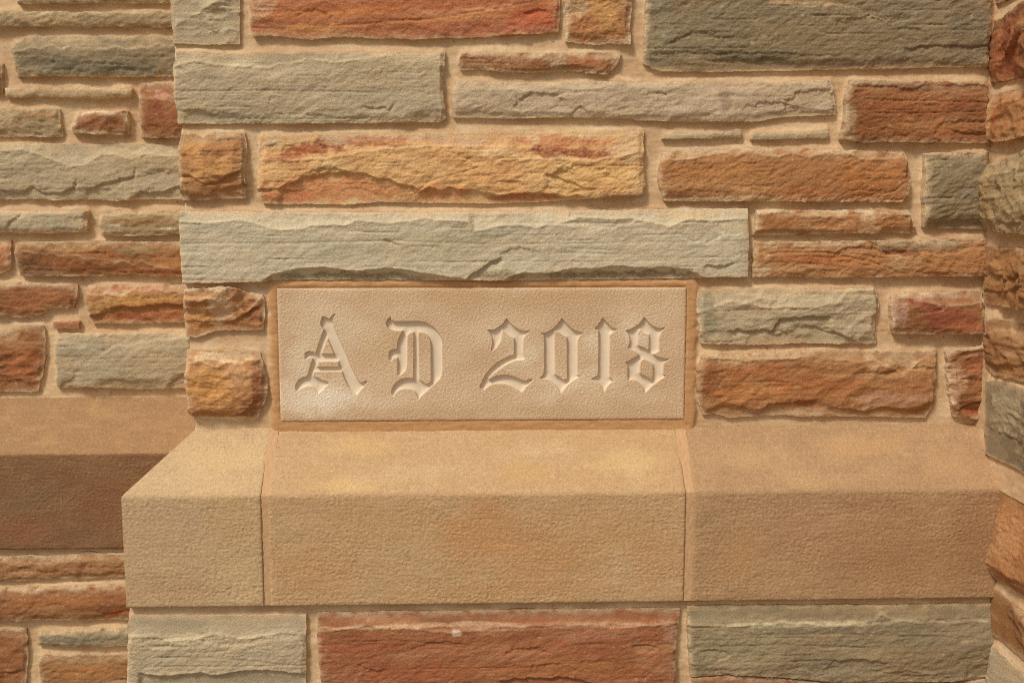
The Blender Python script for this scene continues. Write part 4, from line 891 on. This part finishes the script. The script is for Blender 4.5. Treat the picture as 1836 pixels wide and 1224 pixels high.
ledge = thing('stone_ledge', 'long sloping tan sandstone ledge of three blocks under the date stone', 'ledge', (0.1, D1, Z_BOT))
J1 = level(476, 980, D1)[0]; J2 = level(1235, 980, D1)[0]
G1, G2 = 0.0050, 0.0058
ledge_block(ledge, X_FRONT, J1 - G1, D0, D1, [(188, 157, 118), (195, 162, 118), (181, 148, 114)],
            [(290, 970, 130, 120, 0, (180, 147, 114), .6), (420, 930, 60, 70, 0, (184, 146, 100), .5), (300, 1060, 90, 30, 0, (172, 132, 100), .5), (400, 820, 90, 40, 0, (204, 174, 124), .6), (330, 860, 90, 20, 0, (200, 172, 128), .4)],
            101, 'short left end block with the mitred corner', miter_left=True)
ledge_block(ledge, J1 + G1, J2 - G2, D0, D1, [(190, 155, 114), (186, 149, 106), (198, 166, 125)],
            [(700, 940, 160, 40, 0, (188, 150, 104), .7), (860, 950, 90, 60, -30, (190, 134, 82), .6), (960, 1000, 90, 70, 0, (190, 132, 80), .5), (1080, 960, 100, 40, 0, (186, 146, 96), .6), (560, 1020, 80, 40, 0, (188, 138, 88), .5), (900, 1060, 200, 24, 0, (186, 140, 92), .5),
             (740, 850, 120, 20, -10, (206, 178, 136), .3), (980, 805, 60, 18, 0, (206, 178, 136), .3), (940, 845, 50, 24, 0, (200, 158, 92), .35), (650, 800, 60, 20, 0, (206, 168, 110), .5), (1120, 830, 70, 30, 0, (210, 178, 120), .5), (620, 870, 70, 16, 0, (214, 178, 116), .5), (1180, 1000, 50, 60, 0, (186, 140, 96), .5)],
            131, 'long middle block directly under the date stone')
ledge_block(ledge, J2 + G2, 0.755, D0, D1, [(176, 140, 100), (168, 132, 95), (184, 149, 108)],
            [(1500, 960, 160, 40, 0, (176, 134, 98), .6), (1640, 1000, 190, 80, 0, (158, 118, 80), .7), (1400, 920, 120, 24, 0, (178, 138, 104), .5), (1580, 905, 90, 20, 10, (162, 116, 80), .4), (1330, 1000, 50, 60, 0, (184, 138, 90), .5), (1760, 960, 60, 120, 0, (148, 108, 74), .6),
             (1340, 820, 90, 30, 0, (196, 160, 110), .4), (1540, 800, 90, 30, 0, (194, 152, 104), .6), (1450, 860, 90, 20, 0, (196, 160, 112), .35), (1700, 830, 60, 40, 0, (186, 144, 100), .5)],
            161, 'right-hand block running into the side wall')
# joints between the blocks
def joint(parent, xc, g, dback, dfront, seed):
    pts = np.array([(dback + 0.01, Z_TOP + 0.008), (dfront + 0.0026, Z_EDGE - 0.001), (dfront + 0.0026, Z_BOT + 0.0005)])
    n = 150
    d = np.r_[0, np.cumsum(np.hypot(*np.diff(pts, axis=0).T))]; s = np.linspace(0, d[-1], n)
    y = np.interp(s, d, pts[:, 0]); z = np.interp(s, d, pts[:, 1])
    x = np.linspace(xc - g - 0.002, xc + g + 0.002, 12)
    X_ = np.repeat(x[None], n, 0); Sx = np.repeat(s[:, None], 12, 1) / S
    dep = fbm(X_ / S / 5, Sx / 12, seed, 3) * 0.0006
    onslope = np.clip((z - Z_EDGE) / (Z_TOP - Z_EDGE), 0, 1)[:, None]
    Y_ = y[:, None] + dep - 0.0007 * onslope; Z_ = np.repeat(z[:, None], 12, 1) + (0.0022 * onslope)
    col = np.ones(X_.shape + (3,)) * srgb((192, 152, 110)); col *= (1 + 0.12 * fbm(X_ / S / 4, Sx / 20, seed + 1, 3))[..., None]
    make_mesh('joint', np.stack([X_, Y_, Z_], -1), grid_quads(n, 12), M_MORTAR, parent, col * ALB)
joint(ledge, J1, G1, D0, D1, 5)
joint(ledge, J2, G2, D0, D1, 9)

ledge_l = thing('stone_ledge', 'darker brown sloping ledge of the set-back wall at the left', 'ledge', (-0.7, D1 + SET_BACK, Z_BOT))
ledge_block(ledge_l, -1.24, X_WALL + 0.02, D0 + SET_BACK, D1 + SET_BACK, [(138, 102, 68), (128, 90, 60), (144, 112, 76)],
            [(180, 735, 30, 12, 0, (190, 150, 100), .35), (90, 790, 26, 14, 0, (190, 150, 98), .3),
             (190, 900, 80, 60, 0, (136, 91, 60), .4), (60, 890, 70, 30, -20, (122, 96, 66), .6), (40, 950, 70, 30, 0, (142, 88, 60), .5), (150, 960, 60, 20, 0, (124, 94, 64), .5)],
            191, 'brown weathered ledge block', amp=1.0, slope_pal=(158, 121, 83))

# ================================================================== THE DATE STONE
def Z(scale, ox, oy, pts): return [(ox + x / scale, oy + y / scale) for x, y in pts]
LET = {}
LET['A'] = (6.8, 515, 550, [(425,120),(470,130),(510,157),(545,105),(582,86),(560,130),(545,180),(552,230),(585,310),(640,430),(700,560),(760,710),(820,840),(850,900),(885,930),(930,920),(968,905),(970,930),(920,985),(850,1065),(838,1078),(800,1050),(750,1000),(715,930),(680,850),(662,790),(480,793),(320,795),(310,850),(370,870),(430,905),(480,915),(502,935),(430,1005),(370,1065),(345,1030),(300,975),(240,965),(170,990),(110,1040),(90,1010),(92,960),(130,895),(180,862),(235,850),(255,800),(280,720),(305,640),(270,620),(235,635),(215,642),(205,590),(225,555),(270,545),(310,555),(345,578),(355,530),(385,430),(415,350),(442,280),(415,250),(398,225),(410,150)],
            [[(482,385),(565,578),(410,580)], [(375,672),(620,668),(630,735),(355,740)]])
LET['D'] = (6.993, 675, 555, [(130,140),(172,98),(185,142),(220,155),(400,152),(530,150),(600,160),(660,185),(720,230),(780,300),(820,380),(822,500),(822,840),(740,920),(620,1030),(520,1132),(510,1090),(480,1030),(430,1000),(350,993),(280,1010),(235,1050),(205,1085),(180,1040),(195,985),(240,920),(310,875),(380,860),(465,872),(466,600),(465,290),(430,285),(395,315),(382,360),(380,738),(330,800),(290,830),(262,825),(260,700),(258,605),(215,605),(185,645),(160,640),(150,570),(165,525),(200,503),(256,503),(258,430),(275,370),(328,270),(200,265),(150,240),(125,210),(118,165)],
            [[(525,285),(580,290),(640,325),(680,400),(683,650),(684,905),(650,935),(620,940),(570,900),(535,888),(528,600)]])
LET['2'] = (7.65, 850, 560, [(188,245),(250,250),(330,215),(400,155),(448,90),(500,155),(570,215),(640,250),(710,262),(765,258),(677,345),(672,450),(672,560),(695,640),(680,655),(590,655),(500,685),(400,745),(300,820),(205,902),(208,935),(290,885),(390,860),(480,868),(560,890),(640,925),(700,945),(785,918),(803,938),(720,1020),(650,1100),(600,1070),(500,1010),(420,985),(320,980),(220,995),(160,1050),(140,1068),(78,1040),(130,910),(200,805),(300,705),(380,650),(470,610),(552,585),(553,470),(552,360),(490,330),(435,295),(385,243),(378,340),(350,430),(300,490),(235,537),(238,490),(255,420),(245,340),(220,285)], [])
LET['0'] = (7.65, 955, 560, [(118,288),(170,292),(260,245),(340,180),(402,88),(470,165),(550,240),(620,270),(692,283),(620,355),(618,600),(618,868),(662,884),(560,930),(470,1000),(390,1108),(330,1010),(260,950),(200,915),(103,910),(165,850),(165,600),(162,320)],
            [[(305,265),(350,270),(400,310),(475,345),(478,600),(480,910),(437,942),(370,890),(305,860),(305,600)]])
LET['1'] = (7.65, 1040, 560, [(213,215),(265,165),(320,78),(370,150),(430,210),(518,240),(450,275),(410,312),(408,600),(408,900),(462,945),(400,985),(335,1088),(290,1000),(240,950),(163,920),(250,865),(262,800),(262,500),(260,245),(215,240)], [])
LET['8'] = (7.65, 1110, 560, [(98,258),(200,220),(300,150),(352,70),(420,150),(490,205),(560,225),(638,216),(560,300),(556,420),(555,530),(520,560),(468,575),(520,610),(600,635),(692,650),(620,702),(612,780),(614,860),(663,873),(560,940),(450,1020),(370,1102),(330,1020),(260,950),(200,925),(130,930),(125,850),(125,720),(93,692),(180,645),(282,590),(240,545),(180,515),(122,492),(155,430),(155,360),(140,300)],
            [[(270,262),(298,240),(340,285),(420,310),(419,400),(418,515),(400,520),(350,485),(262,458),(266,360)], [(300,680),(340,645),(410,670),(475,720),(474,800),(470,910),(440,925),(370,880),(285,845)]])

def smooth_poly(p, it=2):
    p = np.asarray(p, float)
    for _ in range(it):
        out = []; n = len(p)
        for i in range(n):
            a, b, c = p[i - 1], p[i], p[(i + 1) % n]
            v1 = b - a; v2 = c - b; l1 = np.hypot(*v1); l2 = np.hypot(*v2)
            if l1 < 1e-6 or l2 < 1e-6: out.append(b); continue
            cs = (v1 @ v2) / (l1 * l2)
            if cs > 0.68: out += [b - v1 * 0.22, b + v2 * 0.22]
            else: out.append(b)
        p = np.array(out)
    return p

def sdf(polys, X_, Y_):
    best = np.full(X_.shape, 1e9); ins = np.zeros(X_.shape, bool)
    for p in polys:
        x0, y0 = p[:, 0], p[:, 1]; x1, y1 = np.roll(x0, -1), np.roll(y0, -1)
        for a, b, c, d in zip(x0, y0, x1, y1):
            dx, dy = c - a, d - b; L2 = dx * dx + dy * dy
            if L2 < 1e-9: continue
            t = np.clip(((X_ - a) * dx + (Y_ - b) * dy) / L2, 0, 1)
            best = np.minimum(best, (X_ - a - t * dx) ** 2 + (Y_ - b - t * dy) ** 2)
        ins ^= inside(p, X_, Y_)
    s = np.sqrt(best)
    return np.where(ins, s, -s)

plate = thing('date_stone', 'smooth tan tablet carved A D 2018 in blackletter above the ledge', 'date stone', (0.0, D0, Z_TOP))
res = 1.0
nx, ny = int((PA1 - PA0) / res), int((PB1 - PB0) / res)
ax = np.linspace(PA0, PA1, nx); by = np.linspace(PB0, PB1, ny)
A, B = np.meshgrid(ax, by)
HP = 8.8
sd = np.full(A.shape, -1e3); owner = np.full(A.shape, -1)
for k, (ch, (sc_, ox, oy, outer, holes)) in enumerate(LET.items()):
    polys = []
    for pp in [outer] + holes:
        polys.append(smooth_poly(MAIN.uv(Z(sc_, ox, oy, pp))))
    lo = polys[0].min(0) - 8; hi = polys[0].max(0) + 8
    i0, i1 = np.searchsorted(by, [lo[1], hi[1]]); j0, j1 = np.searchsorted(ax, [lo[0], hi[0]])
    s_ = sdf(polys, A[i0:i1, j0:j1], B[i0:i1, j0:j1])
    cur = sd[i0:i1, j0:j1]; m = s_ > cur
    sd[i0:i1, j0:j1] = np.where(m, s_, cur)
    ow = owner[i0:i1, j0:j1]; owner[i0:i1, j0:j1] = np.where(m & (s_ > -1.6), k, ow)
dI = np.clip(sd + 0.4, 0, None)
carve = 4.6 * sstep(0, 1.0, dI) + 2.4 * (1 - np.exp(-dI / 6.0))
out_m = 1 - sstep(-2.2, 0.2, sd)
st = perlin((A - B * 0.5) / 5.2, (B + A * 0.5) / 2.9, 201) * 0.5 + perlin(A / 3.2, B / 2.9, 202) * 0.5 + perlin(A / 2.3, B / 2.2, 204) * 0.3 + fbm(A / 80, B / 60, 203, 2) * 0.7
dE = np.minimum(np.minimum(A - PA0, PA1 - A), np.minimum(B - PB0, PB1 - B))
h = HP + st * out_m * 0.66 - carve + (1 - out_m) * perlin(A / 14, B / 14, 205) * 0.15 - 2.0 * np.exp(-dE / 1.8)
c1, c2 = srgb((211, 180, 144)), srgb((201, 168, 131))
m = sstep(-0.4, 0.5, fbm(A / 130, B / 80, 206, 3))[..., None]
col = c1 * m + c2 * (1 - m)
pale = (226, 204, 172)
for (u_, v_, rx, ry, rot, c, s_) in [(575, 715, 90, 34, 0, (232, 214, 186), .95), (545, 650, 30, 60, 0, pale, .7), (600, 590, 80, 50, 0, pale, .45), (670, 620, 40, 40, 0, (212, 180, 136), .4), (940, 640, 50, 26, -30, pale, .75), (905, 600, 60, 30, 0, pale, .35), (1010, 695, 60, 16, -30, pale, .6),
        (1070, 610, 30, 30, 0, pale, .7), (1140, 600, 36, 36, 0, pale, .7), (1060, 680, 100, 22, 0, pale, .5), (1160, 710, 60, 18, 0, pale, .3), (700, 720, 60, 20, 0, pale, .35), (860, 740, 340, 12, 0, (190, 158, 116), .35), (900, 535, 340, 16, 0, (196, 156, 106), .4)]:
    (ba, bb), = MAIN.uv([(u_, v_)])
    wx = A - ba + fbm(A / 60, B / 50, 210, 3) * 16; wy = B - bb + fbm(A / 50, B / 40, 213, 3) * 14
    r = R(rot); x = wx * math.cos(r) + wy * math.sin(r); y = -wx * math.sin(r) + wy * math.cos(r)
    mm = np.clip((1 - sstep(0.2, 1.3, np.sqrt((x / rx) ** 2 + (y / ry) ** 2) + 0.2 * fbm(A / 16, B / 12, 220, 3))) * s_ * (0.95 + 0.25 * perlin(A / 5, B / 4, 221)), 0, 1)[..., None]
    col = col * (1 - mm) + srgb(c) * mm
mi = sstep(-0.5, 1.2, sd)[..., None]
col = col * (1 - mi) + srgb((222, 200, 171)) * mi
col = np.clip(col * ALB, 0, .8)
V = MAIN.world(A, B, h).reshape(-1, 3); C = col.reshape(-1, 3)
q = grid_quads(ny, nx)
oq = owner.ravel()[q]; qo = np.where((oq >= 0).all(1), oq[:, 0], -1)
# face with its sides
qf = q[qo < 0]
idx = np.arange(ny * nx).reshape(ny, nx)
loop = np.r_[idx[0, :], idx[1:, -1], idx[-1, -2::-1], idx[-2:0:-1, 0]]
nl = len(loop); base = len(V)
Vs = np.vstack([V, V[loop], MAIN.world(A.ravel()[loop], B.ravel()[loop], np.full(nl, -10.0))]); Cs = np.vstack([C, C[loop], C[loop]])
k0 = base + np.arange(nl); k = k0 + nl
qs = np.vstack([qf, np.stack([k0, np.roll(k0, -1), np.roll(k, -1), k], -1)])
def compact(V_, q_, C_):
    used = np.unique(q_); mp = np.full(len(V_), -1); mp[used] = np.arange(len(used))
    return V_[used], mp[q_], C_[used]
v_, q_, c_ = compact(Vs, qs, Cs)
make_mesh('tablet', v_, q_, M_CUT, plate, c_)
for k, ch in enumerate(LET):
    v_, q_, c_ = compact(V, q[qo == k], C)
    o = make_mesh('letter' if ch in 'AD' else 'numeral', v_, q_, M_CARVED, plate, c_)
    o['label'] = ('carved blackletter capital ' if ch in 'AD' else 'carved blackletter numeral ') + ch

# ================================================================== GROUND (below the frame; returns light onto the wall)
gm = bpy.data.materials.new('pale_gravel'); gm.use_nodes = True
gb = gm.node_tree.nodes['Principled BSDF']; gb.inputs['Roughness'].default_value = 0.95
gn = gm.node_tree.nodes.new('ShaderNodeTexNoise'); gn.inputs['Scale'].default_value = 40
gr = gm.node_tree.nodes.new('ShaderNodeValToRGB')
gr.color_ramp.elements[0].color = (0.16, 0.13, 0.09, 1); gr.color_ramp.elements[1].color = (0.36, 0.30, 0.22, 1)
gm.node_tree.links.new(gn.outputs['Fac'], gr.inputs[0]); gm.node_tree.links.new(gr.outputs[0], gb.inputs['Base Color'])
gv = [(-60, -60, 0), (60, -60, 0), (60, 8, 0), (-60, 8, 0)]
g = make_mesh('ground', gv, [(0, 1, 2, 3)], gm, smooth=False)
g['kind'] = 'structure'
